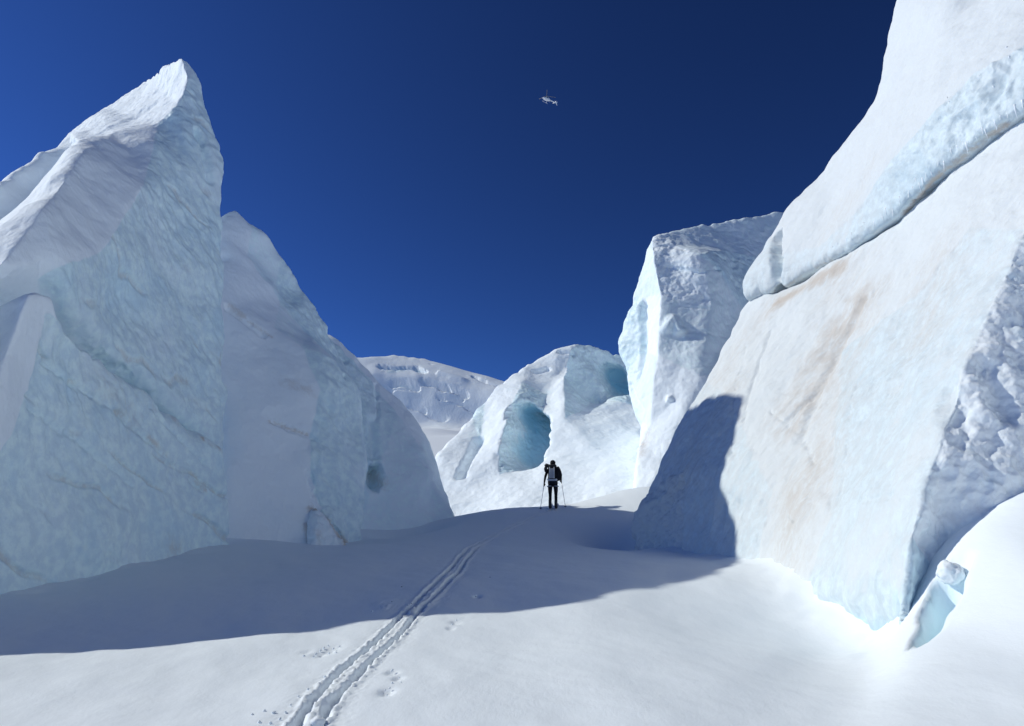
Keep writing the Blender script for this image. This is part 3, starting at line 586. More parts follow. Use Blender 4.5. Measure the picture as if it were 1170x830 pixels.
def make_middle_wall():
    t = empty('ice_wall', P(600, 570, 46)); W = Vector
    tag(t, 'sunlit ice wall with a blue cave, across the valley behind the skier', 'ice wall')
    p = dict(z0=P(470, 545, 47)+W((0, 0, -1)), m1=(497, 510, 50), m2=(538, 470, 53), m3=(560, 455, 54), m4=(572, 437, 55), m5=(603, 409, 57), m6=(638, 394, 58), m7=(665, 388, 58.5), m8=(700, 395, 59), m9=(745, 402, 60),
             g1=(555, 459, 54.0), g2=(548, 503, 50.5), g3=(525, 545, 47),
             h1=(597, 437, 54), h2=(581, 472, 50.5), h3=(569, 522, 47.4), h4=(571, 546, 46.2),
             k1=(652, 399, 57.3), k2=(644, 428, 54.3), k3=(645, 478, 50), k4=(640, 515, 47.6),
             q1=(625, 450, 53.8), q2=(612, 530, 47.3), x1=(690, 420, 59), x2=(712, 460, 54), x3=(680, 455, 55.5), x4=(665, 470, 52),
             y1=(745, 470, 54), b0=P(500, 585, 43)+W((0, 0, -1)), b1=P(560, 588, 40)+W((0, 0, -1.2)), b2=P(640, 588, 38)+W((0, 0, -1.2)), b3=P(700, 585, 37)+W((0, 0, -.8)), b4=P(760, 580, 37)+W((0, 0, -.6)), y2=(740, 530, 44), y3=(690, 520, 46), y4=(600, 560, 43.4))
    fc = [(['z0', 'b0', 'g3', 'g2', 'm2', 'm1'], 'snow'), (['m2', 'g2', 'g1', 'm3'], 'softice'), (['m3', 'g1', 'm4'], 'softice'), (['g1', 'g2', 'h2', 'h1', 'm4'], 'snow'), (['g2', 'g3', 'h4', 'h3', 'h2'], 'snow'),
          (['m4', 'h1', 'm5'], 'snow'), (['m5', 'h1', 'q1', 'k1', 'm6'], 'snow'), (['h1', 'h2', 'q1'], 'paleice'), (['h2', 'h3', 'q2', 'q1'], 'paleice'), (['h3', 'h4', 'q2'], 'paleice'), (['q1', 'q2', 'k4', 'k3', 'k2'], 'snow'), (['q1', 'k2', 'k1'], 'snow'),
          (['m6', 'k1', 'm7'], 'snow'), (['m7', 'k1', 'k2', 'x3', 'x1', 'm8'], 'paleice'), (['m8', 'x1', 'm9'], 'ice'), (['x1', 'x2', 'y1', 'm9'], 'ice'), (['x1', 'x3', 'x2'], 'ice'), (['k2', 'k3', 'x4', 'x3'], 'paleice'), (['x3', 'x4', 'x2'], 'softice'),
          (['k3', 'k4', 'y3', 'x4'], 'snow'), (['x4', 'y3', 'y2', 'y1', 'x2'], 'snow'), (['q2', 'h4', 'y4', 'k4'], 'snow'), (['g3', 'b0', 'b1', 'y4', 'h4'], 'snow'), (['y4', 'b1', 'b2', 'k4'], 'snow'), (['k4', 'b2', 'b3', 'y3'], 'snow'), (['y3', 'b3', 'b4', 'y2'], 'snow')]
    solid('wall_body', t, M_ICE, p, fc, (0, 6, -5), fine=.0016, s=dict(h1=.4, h2=.4, h3=.4, k1=.5, k2=.4, k3=.5, m4=.5, h4=.5), k=1.6, lump=.8, round_=.8,
          big=[([(604, 474), (601, 496), (596, 520)], 1.5, 4.6, (.28, .92, .05), 2.0), ([(699, 427), (706, 444)], 1.25, 3.6, (.30, .92, .0), 1.8), ([(660, 425), (672, 445)], 2.2, 1.0, None, 1)],
          small=[([(554, 460), (547, 503), (526, 543)], .5, .55, None, 1.1), ([(605, 412), (640, 402), (655, 405)], .35, .25, None, 1.2), ([(612, 425), (625, 422)], .4, .25, None, 1.1)],
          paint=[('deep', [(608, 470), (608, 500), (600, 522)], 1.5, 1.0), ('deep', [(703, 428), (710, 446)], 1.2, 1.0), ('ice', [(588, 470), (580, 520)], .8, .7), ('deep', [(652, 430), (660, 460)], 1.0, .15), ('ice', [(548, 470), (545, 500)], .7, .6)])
def make_tower():
    t = empty('ice_tower', P(760, 560, 42)); W = Vector
    tag(t, 'broad ice tower with shaded front and flat top, behind the stained wall', 'ice tower')
    p = dict(o1=(696, 393, 46), o2=(706, 372, 46), o3=(721, 346, 45.8), o4=(719, 335, 45.6), o5=(728, 307, 45.4), o6=(744, 265, 45.2), o7=(758, 260, 46), o8=(797, 250, 47.5), o9=(895, 231, 50), o10=(960, 220, 51),
             e1=(745, 291, 43.2), e2=(754, 337, 42.4), e3=(751, 406, 41.6), e4=(741, 489, 40.8), e5=(735, 506, 40.5),
             v1=(712, 432, 45.6), v2=(717, 463, 44.6), v3=(730, 482, 42.6), v4=(722, 520, 40.5), v5=P(712, 562, 38.5)+W((0, 0, -1)), w1=(737, 400, 44.2), w2=(733, 340, 44.6),
             f1=(800, 290, 42.5), f2=(825, 310, 42.9), f3=(850, 355, 44.5), f4=(815, 350, 41.9), f5=(800, 430, 40.3), f6=(900, 300, 48), f7=(960, 300, 49), f8=(830, 285, 46), f9=(850, 430, 41.0), g1=(757, 300, 43.3), g2=(772, 280, 44), f10=(900, 430, 46),
             b1=P(736, 590, 37.5)+W((0, 0, -1)), b2=P(790, 590, 38)+W((0, 0, -1)), b3=P(850, 590, 40)+W((0, 0, -1)), b4=(760, 530, 38.9))
    fc = [(['o1', 'o2', 'w1', 'v1'], 'paleice'), (['o2', 'o3', 'w2', 'w1'], 'paleice'), (['o3', 'o4', 'w2'], 'softice'), (['o4', 'o5', 'w2'], 'softice'), (['o5', 'o6', 'e1', 'e2', 'w2'], 'softice'), (['w2', 'e2', 'e3', 'w1'], 'snow'), (['w1', 'e3', 'e4', 'v3', 'v2', 'v1'], 'softice'),
          (['v3', 'e4', 'e5', 'v4'], 'rough'), (['o6', 'o7', 'g2', 'g1', 'e1'], 'rough'), (['e1', 'g1', 'f4', 'e2'], 'rough'), (['g1', 'g2', 'f1', 'f4'], 'rough'), (['f4', 'f1', 'f2'], 'softice'), (['e2', 'f4', 'f5', 'e3'], 'softice'), (['f4', 'f2', 'f3', 'f5'], 'softice'), (['e3', 'f5', 'b4', 'e5', 'e4'], 'snow'),
          (['o7', 'o8', 'f8', 'f1', 'g2'], 'softice'), (['o8', 'o9', 'f6', 'f8'], 'softice'), (['o9', 'o10', 'f7', 'f6'], 'softice'), (['f1', 'f8', 'f2'], 'ice'), (['f8', 'f6', 'f3', 'f2'], 'paleice'), (['f6', 'f7', 'f10', 'f3'], 'paleice'), (['f3', 'f10', 'f9', 'f5'], 'softice'),
          (['v4', 'e5', 'b4', 'b1', 'v5'], 'snow'), (['b4', 'f5', 'f9', 'b3', 'b2', 'b1'], 'snow')]
    solid('tower_body', t, M_ICE, p, fc, (3, 6, -4), s=dict(e1=.4, e2=.3, e3=.3, e4=.4, o4=.4, o3=.4, o6=.5), over=dict(o1=(2, 4, 0), v1=(2, 4, 0), v2=(2, 4, 0)), fine=.0018, k=1.4, lump=.7, strata=((.1, 0, 1), .9, .08), rough=.55,
          small=[([(735, 350), (737, 390), (730, 430)], .5, .4, None, 1), ([(762, 375), (768, 366), (776, 380)], .5, -.3, None, 1), ([(765, 305), (800, 312), (822, 308)], .18, .15, None, 1.2), ([(720, 440), (735, 470)], .3, .2, None, 1), ([(765, 456)], .3, -.25, None, 1)],
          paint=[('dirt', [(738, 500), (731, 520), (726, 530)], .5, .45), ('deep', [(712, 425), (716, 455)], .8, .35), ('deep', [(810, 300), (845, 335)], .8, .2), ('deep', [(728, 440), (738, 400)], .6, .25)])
def make_right_wall():
    t = empty('ice_wall', P(900, 670, 13)); W = Vector
    tag(t, 'huge leaning ice wall with brown stains and an overhanging top slab, filling the right side', 'ice wall')
    D = W((0, 0, -1.0))
    p = dict(s0=(720, 600, 22), s1=(735, 568, 22.6), s2=(765, 490, 23.2), s3=(800, 430, 23.4), s4=(846, 346, 23.6), s5=(870, 330, 23.4),
             b0=P(722, 640, 21)+D, b1=P(770, 645, 18.3)+D*.9, b2=P(860, 642, 15)+D, b3=P(900, 668, 12.8)+D, b4=P(960, 705, 10.7)+D*.9, b5=P(1034, 735, 9.2)+D*.6,
             r0=(1290, 60, 13.6), r1=(1172, 258, 11.6), r2=(1135, 340, 10.9), r3=(1100, 420, 10.3), r4=(1062, 540, 9.7), r5=(1042, 612, 9.4), r6=(1030, 690, 9.2),
             c1=(890, 324, 21.9), c2=(960, 284, 19.4), c3=(1020, 243, 17.6), c4=(1070, 195, 16.6), c5=(1170, 118, 14.6), c6=(1270, 30, 13.9),
             w1=(780, 540, 20), w2=(830, 450, 20.2), w3=(900, 400, 18.8), w4=(960, 400, 16.8), w5=(1040, 350, 14.6), w6=(880, 560, 15.6), w7=(950, 590, 13), w8=(1010, 470, 13), w9=(1000, 650, 10.4), w0=(1110, 260, 13.4),
             x1=(1330, 200, 12.3), x2=(1280, 420, 10.5), x3=(1200, 480, 9.9), x4=P(1200, 590, 9.3)+D*.8, x5=P(1130, 640, 9.2)+D*.8, x6=(1120, 520, 9.8), x7=(1072, 655, 9.95), x8=P(1075, 700, 9.85)+D*.9, x9=P(1320, 520, 10)+D*.5)
    fc = [(['s0', 's1', 'w1', 'b1', 'b0'], 'rough'), (['s1', 's2', 'w2', 'w1'], 'softice'), (['s2', 's3', 'w2'], 'softice'), (['s3', 's4', 's5', 'c1', 'w3', 'w2'], 'snow'), (['c1', 'c2', 'w4', 'w3'], 'snow'), (['c2', 'c3', 'w5', 'w4'], 'snow'), (['c3', 'c4', 'w0', 'w5'], 'snow'), (['c4', 'c5', 'r1', 'w0'], 'snow'), (['c5', 'c6', 'r0', 'r1'], 'snow'),
          (['w1', 'w2', 'w6', 'b2', 'b1'], 'softice'), (['w2', 'w3', 'w6'], 'snow'), (['w3', 'w4', 'w7', 'w6'], 'snow'), (['w4', 'w5', 'w8', 'w7'], 'softice'), (['w5', 'w0', 'r1', 'r2', 'w8'], 'softice'), (['w8', 'r2', 'r3', 'r4'], 'softice'), (['w7', 'w8', 'r4', 'w9'], 'softice'), (['w9', 'r4', 'r5', 'r6'], 'softice'),
          (['w6', 'w7', 'b3', 'b2'], 'snow'), (['w7', 'w9', 'b4', 'b3'], 'softice'), (['w9', 'r6', 'b5', 'b4'], 'paleice'),
          (['r0', 'x1', 'x2', 'r1'], 'shade_lift'), (['r1', 'x2', 'x3', 'r2'], 'shade_lift'), (['r2', 'x3', 'x6', 'r3'], 'shade_lift'), (['r3', 'x6', 'r4'], 'shade_lift'), (['r4', 'x6', 'x7', 'r5'], 'shade_lift'), (['r5', 'x7', 'r6'], 'shade_lift_ice'), (['x6', 'x3', 'x4', 'x5'], 'shade_lift'), (['x6', 'x5', 'x7'], 'shade_lift'), (['r6', 'x7', 'x8', 'b5'], 'shade_lift_ice'), (['x2', 'x9', 'x4', 'x3'], 'shade_lift'), (['x7', 'x5', 'x8'], 'shade_lift_ice')]
    st = [(985, 345), (960, 390), (945, 430), (925, 465), (905, 490)]
    solid('lower_slope', t, M_WALL, p, fc, (5, 4, -3), over={n: (4, 3, -.5) for n in ('b0', 'b1', 'b2', 'b3', 'b4', 'b5', 'x8', 'x5', 'x4', 'x9')}, s=dict(r1=.4, r2=.3, r3=.3, r4=.3, r5=.3, r6=.4, s0=.6), fine=.0026, flow=(-.5, -.3, -1), lump=.75, rough=1.1, scal=1.5, soft=1.3,
          big=[([(925, 700), (985, 722), (1025, 722)], .35, .22, None, 1.3)],
          small=[([(985, 345), (960, 395), (935, 445), (915, 500)], .25, .09, None, 1), ([(880, 380), (862, 430), (850, 480)], .12, .06, None, 1), ([(1085, 440), (1100, 500)], .3, .12, None, 1.1), ([(1130, 420), (1150, 470)], .3, .15, None, 1.1), ([(940, 440), (900, 480)], .15, .08, None, 1), ([(1000, 330), (976, 450), (955, 600)], .06, .035, None, 1), ([(852, 395), (838, 460), (836, 520)], .06, .04, None, 1), ([(880, 470), (915, 498), (930, 530)], .06, .045, None, 1), ([(940, 560), (985, 572), (1020, 565)], .05, .035, None, 1), ([(1040, 380), (1020, 480)], .06, .03, None, 1), ([(870, 575), (905, 600)], .06, .05, None, 1)],
          paint=[('dirt', st, .5, .42), ('dirt', [(1000, 260), (960, 330)], 1.2, .3), ('dirt', [(830, 450), (780, 540)], 1.0, .3), ('dirt', [(905, 560), (900, 640)], .9, .3), ('dirt', [(1000, 340), (950, 470), (930, 560)], .8, .28), ('dirt', [(880, 350), (850, 390), (820, 430)], .9, .25), ('dirt', [(1070, 300), (1060, 380)], .9, .3), ('dirt', [(890, 345), (960, 305), (1015, 262)], .35, .7), ('dirt', [(945, 380), (890, 470)], .5, .35),
                 ('dirt', [(1085, 185), (1140, 150)], .3, .8), ('ice', [(1000, 400), (985, 560)], 1.0, .1), ('ice', [(930, 690), (1020, 720)], .35, 1.0), ('deep', [(960, 708), (1020, 722)], .22, .55), ('deep', [(1045, 695), (1050, 720)], .3, .6), ('ice', [(880, 650), (930, 690)], .3, .5)])
    u = dict(u0=(843, 320, 23.3), u1=(880, 265, 23.8), u2=(897, 230, 23.8), u3=(940, 190, 23.4), u4=(985, 135, 22.8), u5=(1005, 100, 22.5), u6=(1007, 60, 22.5), u7=(1018, 0, 22.5), u8=(1040, -90, 22.5), u9=(1130, -160, 20), u10=(1330, -130, 15.5),
             l0=(847, 347, 22.9), l1=(866, 339, 22.4), l2=(892, 331, 21.4), l3=(925, 311, 20.2), l4=(960, 291, 18.8), l5=(1020, 250, 16.9), l6=(1070, 203, 15.7), l7=(1170, 128, 13.7), l8=(1280, 40, 12.8),
             m1=(890, 290, 21.5), m2=(935, 285, 20), m3=(980, 240, 18.4), m4=(1015, 180, 17), m5=(1060, 130, 15.9), m6=(1110, 85, 14.9), m7=(1170, 48, 13.9), m8=(1290, -30, 12.9),
             q1=(950, 220, 20.6), q2=(1020, 110, 19.5), q3=(1080, 30, 18), q4=(1170, -40, 16))
    fu = [(['u0', 'u1', 'm1', 'l1', 'l0'], 'softice'), (['u1', 'u2', 'm1'], 'snow'), (['u2', 'u3', 'q1', 'm1'], 'snow'), (['m1', 'q1', 'm2'], 'snow'), (['q1', 'm3', 'm2'], 'snow'), (['u3', 'u4', 'q2', 'q1'], 'snow'), (['q1', 'q2', 'm4', 'm3'], 'snow'), (['u4', 'u5', 'u6', 'q2'], 'snow'), (['u6', 'u7', 'q3', 'q2'], 'snow'), (['u7', 'u8', 'u9', 'q3'], 'snow'),
          (['q2', 'q3', 'm5', 'm4'], 'snow'), (['q3', 'q4', 'm6', 'm5'], 'snow'), (['u9', 'u10', 'q4', 'q3'], 'snow'), (['q4', 'u10', 'm8', 'm7', 'm6'], 'snow'),
          (['m1', 'l2', 'l1'], 'softice'), (['m1', 'm2', 'l3', 'l2'], 'softice'), (['m2', 'm3', 'l4', 'l3'], 'softice'), (['m3', 'm4', 'l5', 'l4'], 'paleice'), (['m4', 'm5', 'l6', 'l5'], 'ice'), (['m5', 'm6', 'm7', 'l7', 'l6'], 'ice'), (['m7', 'm8', 'l8', 'l7'], 'ice')]
    solid('top_slab', t, M_WALL, u, fu, (4, 3.5, -3), over={n: (2.2, 1.6, .2) for n in ('l0', 'l1', 'l2', 'l3', 'l4', 'l5', 'l6', 'l7', 'l8')}, s=dict({'l%d' % i: .35 for i in range(9)}, u0=.4, u2=.6), fine=.0026, flow=(-.6, -.4, -.8), lump=.5, scal=.95,
          small=[([(888, 268), (888, 300), (893, 332)], .28, .4, None, 1.2), ([(1040, 240), (1100, 180), (1165, 130)], .16, .06, None, 1)],
          paint=[('deep', [(1080, 140), (1130, 110), (1180, 75)], .7, .22), ('dirt', [(950, 255), (990, 200)], .8, .22), ('dirt', [(1035, 243), (1065, 208), (1150, 143)], .10, .9), ('dirt', [(880, 337), (950, 298)], .07, .6)])
    return t
for fn in (make_left_serac, make_second_serac, make_third_serac, make_middle_wall, make_tower, make_right_wall): fn()
print('verts', NV, 'time', round(time.time()-_t0, 1))

# ---------------------------------------------------------------- small things: helpers
def bm_mesh(name, bm, smooth=True):
    me = bpy.data.meshes.new(name); bmesh.ops.recalc_face_normals(bm, faces=bm.faces); bm.to_mesh(me); bm.free()
    for p in me.polygons: p.use_smooth = smooth
    return me
def loft(bm, rings, closed=True):
    """rings: list of lists of points with equal counts; bridged, ends capped."""
    vr = [[bm.verts.new(p) for p in r] for r in rings]
    n = len(vr[0])
    for a, b in zip(vr[:-1], vr[1:]):
        for i in range(n): bm.faces.new((a[i], a[(i+1) % n], b[(i+1) % n], b[i]))
    bm.faces.new(vr[0]); bm.faces.new(vr[-1])
def ring(c, ax, rx, rz, n=16, sq=1.0):
    """ellipse about point c, across axis ax"""
    ax = Vector(ax).normalized(); up = Vector((0, 0, 1)) if abs(ax.z) < .9 else Vector((0, 1, 0))
    u = ax.cross(up).normalized(); v = u.cross(ax).normalized(); out = []
    for i in range(n):
        a = 2*math.pi*i/n; ca, sa = math.cos(a), math.sin(a)
        ca = math.copysign(abs(ca)**sq, ca); sa = math.copysign(abs(sa)**sq, sa)
        out.append(Vector(c)+u*rx*ca+v*rz*sa)
    return out
def tube(bm, pts, rad, n=8):
    pts = [Vector(p) for p in pts]
    if not hasattr(rad, '__len__'): rad = [rad]*len(pts)
    rings = []
    for i, p in enumerate(pts):
        d = (pts[min(i+1, len(pts)-1)]-pts[max(i-1, 0)])
        rings.append(ring(p, d, rad[i], rad[i], n))
    loft(bm, rings)
def bbox(bm, c, size, rot=None, bev=.01, seg=2):
    m = Matrix.Translation(c) @ (rot or Matrix()) @ Matrix.Diagonal((*size, 1))
    r = bmesh.ops.create_cube(bm, size=1, matrix=m)
    if bev:
        es = list({e for v in r['verts'] for e in v.link_edges})
        bmesh.ops.bevel(bm, geom=es, offset=bev, segments=seg, profile=.5, affect='EDGES')
def skin_mesh(name, verts, edges, rad, root=0, sub=2):
    me = bpy.data.meshes.new(name+'_cage'); me.from_pydata(verts, edges, [])
    o = bpy.data.objects.new(name+'_cage', me); C.objects.link(o)
    m = o.modifiers.new('skin', 'SKIN'); m.use_smooth_shade = True
    for i, r in enumerate(rad):
        sv = me.skin_vertices[0].data[i]; sv.radius = r if hasattr(r, '__len__') else (r, r); sv.use_root = (i == root)
    s = o.modifiers.new('sub', 'SUBSURF'); s.levels = sub; s.render_levels = sub
    bpy.context.view_layer.update()
    out = bpy.data.meshes.new_from_object(o.evaluated_get(bpy.context.evaluated_depsgraph_get())); out.name = name
    bpy.data.objects.remove(o); bpy.data.meshes.remove(me)
    for p in out.polygons: p.use_smooth = True
    return out
M_BLACK = mat_plain('black_cloth', (.014, .014, .018), .85, scale=30, spec=.2)
M_DARK = mat_plain('dark_nylon', (.022, .022, .027), .7, scale=40, spec=.3)
M_GREY = mat_plain('grey_webbing', (.40, .41, .44), .8)
M_LIGHT = mat_plain('pale_webbing', (.72, .73, .75), .8)
M_SKIN = mat_plain('skin', (.50, .32, .24), .55)
M_RUB = mat_plain('boot_plastic', (.02, .02, .023), .45)
M_ALU = mat_plain('pole_aluminium', (.55, .56, .58), .35, .6)
M_SKI = mat_plain('ski_topsheet', (.80, .81, .83), .4)
M_PAINT = mat_plain('white_paint', (.80, .81, .83), .35, 0, .04)
M_GLASS = mat_plain('tinted_glass', (.03, .04, .055), .08)
M_BLADE = mat_plain('blade_grey', (.16, .17, .19), .5)

# ---------------------------------------------------------------- the ski tourer
def make_skier():
    Y = 28.0; foot = P(632, 583, Y)
    base = Vector((foot.x, Y, gz(foot.x, Y))); yaw = R(-7)
    Mx = Matrix.Translation(base) @ Matrix.Rotation(yaw, 4, 'Z')
    def place(o): o.matrix_world = Mx; return o
    # body: x right, y ahead (away from the camera), z up; standing, knees a little bent, both hands on the poles
    vs = {}; vl = []; ed = []; rd = []
    def v(n, p, r, to=None):
        vs[n] = len(vl); vl.append(Vector(p)); rd.append(r)
        if to: ed.append((vs[to], vs[n]))
    v('pelvis', (0, 0, .96), (.155, .12)); v('waist', (0, .02, 1.10), (.14, .105), 'pelvis'); v('chest', (0, .045, 1.29), (.17, .125), 'waist'); v('upper', (0, .06, 1.42), (.13, .09), 'chest')
    v('neck', (0, .075, 1.51), .058, 'upper'); v('skull0', (0, .10, 1.60), (.075, .085), 'neck'); v('skull', (0, .10, 1.68), (.082, .098), 'skull0'); v('crown', (0, .09, 1.745), (.05, .06), 'skull')
    for s, n in ((-1, 'l'), (1, 'r')):
        v('hip'+n, (s*.095, 0, .90), .10, 'pelvis'); v('thigh'+n, (s*.105, .035, .72), .088, 'hip'+n); v('knee'+n, (s*.105, .06, .50), .062, 'thigh'+n)
        v('calf'+n, (s*.105, .03, .36), .062, 'knee'+n); v('ankle'+n, (s*.105, .0, .12), .045, 'calf'+n); v('toe'+n, (s*.11, .13, .07), .038, 'ankle'+n)
        v('sh'+n, (s*.185, .06, 1.42), .068, 'upper')
    v('ell', (-.275, .03, 1.17), .047, 'shl'); v('wrl', (-.325, .13, .935), .032, 'ell'); 
    v('elr', (.29, .08, 1.18), .047, 'shr'); v('wrr', (.285, .30, 1.05), .032, 'elr')
    body = skin_mesh('person', vl, ed, rd, 0, 2)
    # face: nose, brow, eye hollows, mouth and ears pushed out of the head (it looks away from the camera)
    for q in body.vertices:
        c = q.co
        if c.z > 1.54:
            f = max(0, (c.y-.13)/.07)
            c.y += .028*math.exp(-(c.x/.012)**2-((c.z-1.635)/.02)**2)*f - .012*math.exp(-((abs(c.x)-.032)/.014)**2-((c.z-1.665)/.012)**2)*f - .006*math.exp(-(c.x/.025)**2-((c.z-1.595)/.006)**2)*f
            if abs(c.x) > .06: c.x += math.copysign(.018*math.exp(-((c.y-.10)/.015)**2-((c.z-1.65)/.022)**2), c.x)
    body.materials.append(M_BLACK); body.materials.append(M_SKIN)
    for p in body.polygons:
        if p.center.z > 1.535 and p.center.y > .0: p.material_index = 1
    o = place(bpy.data.objects.new('person', body)); C.objects.link(o)
    tag(o, 'person in black seen from behind, standing on skis with two poles', 'person')
    def part(name, me, mat, par=o):
        me.materials.append(mat); q = bpy.data.objects.new(name, me); C.objects.link(q); q.parent = par; return q
    bm = bmesh.new(); prof = [(1.615, .088), (1.64, .097), (1.68, .101), (1.72, .094), (1.755, .066), (1.775, .028)]
    loft(bm, [ring((0, .095, z), (0, 0, 1), r, r*1.12, 18) for z, r in prof]); part('hat', bm_mesh('hat', bm), M_BLACK)
    # jacket hem, hip harness
    bm = bmesh.new(); loft(bm, [ring((0, .0, z), (0, 0, 1), rx, ry, 20) for z, rx, ry in ((.90, .185, .145), (.97, .182, .142), (1.06, .168, .13), (1.10, .16, .125))]); part('jacket_hem', bm_mesh('jacket_hem', bm), M_DARK)
    for s in (-1, 1):
        bm = bmesh.new(); loft(bm, [ring((s*.108, .02, z), (0, .12, 1), .108, .112, 18) for z in (.80, .825)]); part('harness_loop', bm_mesh('harness_loop', bm), M_GREY)
    for s in (-1, 1):
        bm = bmesh.new()
        loft(bm, [ring((s*.108, y, .085 if y > .03 else .10), (0, 1, 0), .048 if y < .2 else .036, h, 14, .8) for y, h in ((-.085, .05), (-.06, .075), (.02, .08), (.10, .062), (.19, .05), (.215, .03))])
        loft(bm, [ring((s*.106, -.02+.04*(z-.1), z), (0, 0, 1), .058, .068, 14) for z in (.06, .16, .25, .33)])
        part('boot', bm_mesh('boot', bm), M_RUB)
    # gloves closed on the grips: palm, four fingers and a thumb
    def glove(wr, grip, axis, side):
        wr, grip, axis = Vector(wr), Vector(grip), Vector(axis).normalized()
        out = (grip-wr); out = (out-axis*out.dot(axis)).normalized(); lat = axis.cross(out).normalized()*side
        vl, ed, rd = [wr, wr.lerp(grip, .55)+lat*.012, grip-out*.012+lat*.026], [(0, 1), (1, 2)], [.030, (.036, .026), (.038, .022)]
        for k, (h, ln) in enumerate(((.036, 1.0), (.013, 1.08), (-.010, 1.02), (-.032, .85))):
            b = grip+axis*h+lat*.027
            chain = [b+out*.012, b+out*.034*ln-lat*.010, b+out*.034*ln-lat*.038*ln, b+out*.006-lat*.050*ln]
            i0 = len(vl); vl += chain; rd += [.0105, .0105, .0098, .009]; ed += [(2, i0)]+[(i0+j, i0+j+1) for j in range(3)]
        t0 = grip+axis*.02-out*.03+lat*.012; i0 = len(vl)
        vl += [t0, t0+axis*.03-lat*.025, t0+axis*.035-lat*.045+out*.028]; rd += [.014, .0125, .0105]; ed += [(1, i0), (i0, i0+1), (i0+1, i0+2)]
        part('glove', skin_mesh('glove', vl, ed, rd, 0, 1), M_BLACK)
    # poles: where they enter the snow in the photograph
    inv = Mx.inverted()
    tips = []
    for (px, py) in ((617, 585), (646.5, 579)):
        g = P(px, py, Y+.15 if px < 620 else Y+.55); g.z = gz(g.x, g.y)-.06; tips.append(inv @ g)
    grips = [Vector((-.335, .185, .885)), Vector((.285, .375, 1.02))]
    glove((-.325, .13, .935), grips[0], grips[0]-tips[0], -1); glove((.285, .30, 1.05), grips[1], grips[1]-tips[1], 1)
    for g, tp, lab in ((grips[0], tips[0], 'thin metal ski pole in the left hand of the skier'), (grips[1], tips[1], 'thin metal ski pole in the right hand of the skier')):
        po = empty('ski_pole', Mx @ tp); po.rotation_euler = (0, 0, yaw); tag(po, lab, 'ski pole', 'ski poles')
        d = (g-tp).normalized(); L0 = Vector()
        top = g-tp+d*.07
        bm = bmesh.new(); tube(bm, [L0, d*.5, top-d*.13], [.008, .010, .011], 8); q = part('shaft', bm_mesh('shaft', bm), M_ALU, po)
        bm = bmesh.new(); tube(bm, [top-d*.15, top-d*.1, top-d*.01, top, top+d*.012], [.013, .0165, .016, .021, .012], 10); part('grip', bm_mesh('grip', bm), M_BLACK, po)
        bm = bmesh.new(); loft(bm, [ring(d*.09, d, .012, .012, 12), ring(d*.095, d, .045, .045, 12), ring(d*.103, d, .045, .045, 12), ring(d*.11, d, .012, .012, 12)]); part('basket', bm_mesh('basket', bm), M_BLACK, po)
    # skis under the boots
    for s, lab in ((-1, 'pale ski under the left boot of the skier'), (1, 'pale ski under the right boot of the skier')):
        so_ = empty('ski', Mx @ Vector((s*.11, 0, 0))); so_.rotation_euler = (0, 0, yaw); tag(so_, lab, 'ski', 'skis')
        bm = bmesh.new(); prev = []
        for y, hw, z in ((-.80, .045, .0), (-.74, .052, 0), (-.3, .045, 0), (.0, .042, 0), (.4, .046, 0), (.72, .056, 0), (.84, .05, .03), (.93, .03, .085), (.95, .012, .10)):
            gw = Mx @ Vector((s*.11, y, 0)); zz = gz(gw.x, gw.y)-base.z + z + .004
            prev.append([Vector((-hw, y, zz)), Vector((hw, y, zz)), Vector((hw, y, zz+.016)), Vector((-hw, y, zz+.016))])
        loft(bm, prev); part('plank', bm_mesh('plank', bm, False), M_SKI, so_)
        for yy in (.19, -.07):
            bm = bmesh.new(); bbox(bm, (0, yy, .035), (.058, .075, .04), None, .008); part('binding', bm_mesh('binding', bm), M_RUB, so_)
    # backpack worn on the back
    bp = empty('backpack', Mx @ Vector((0, -.12, 1.10))); bp.rotation_euler = (0, 0, yaw); tag(bp, 'black backpack with pale straps and grey panel on the back of the skier', 'backpack')
    off = Vector((0, -.12, 1.10)); rx = Matrix.Rotation(R(-6), 4, 'X')
    def bpart(name, boxes, mat, smooth=True, par=bp):
        bm = bmesh.new()
        for c, s, b in boxes: bbox(bm, Vector(c)-off, s, rx, b, 3)
        return part(name, bm_mesh(name, bm, smooth), mat, par)
    bpart('main_bag', [((0, -.17, 1.29), (.31, .21, .46), .06)], M_BLACK)
    bpart('lid_pocket', [((0.01, -.15, 1.535), (.29, .23, .10), .04)], M_DARK)
    bpart('front_panel', [((0, -.288, 1.27), (.17, .018, .36), .008)], M_GREY)
    for x in (-.095, .07): bpart('compression_strap', [((x, -.301, 1.29), (.026, .012, .42), .004)], M_LIGHT)
    bpart('hip_belt', [((0, -.15, 1.045), (.37, .19, .075), .03)], M_LIGHT)
    bm = bmesh.new(); loft(bm, [ring(Vector((.205, -.15, z))-off, (0, 0, 1), rr, rr*.85, 16) for z, rr in ((1.0, .03), (1.03, .09), (1.11, .14), (1.22, .145), (1.33, .12), (1.43, .085), (1.52, .03))]); part('side_pouch', bm_mesh('side_pouch', bm), M_BLACK, bp)
    for s in (-1, 1):
        bm = bmesh.new(); tube(bm, [Vector((s*.11, -.10, 1.46))-off, Vector((s*.125, .02, 1.525))-off, Vector((s*.13, .14, 1.46))-off, Vector((s*.14, .185, 1.32))-off, Vector((s*.16, .12, 1.15))-off, Vector((s*.15, -.07, 1.08))-off], .022, 8); part('shoulder_strap', bm_mesh('shoulder_strap', bm), M_DARK, bp)
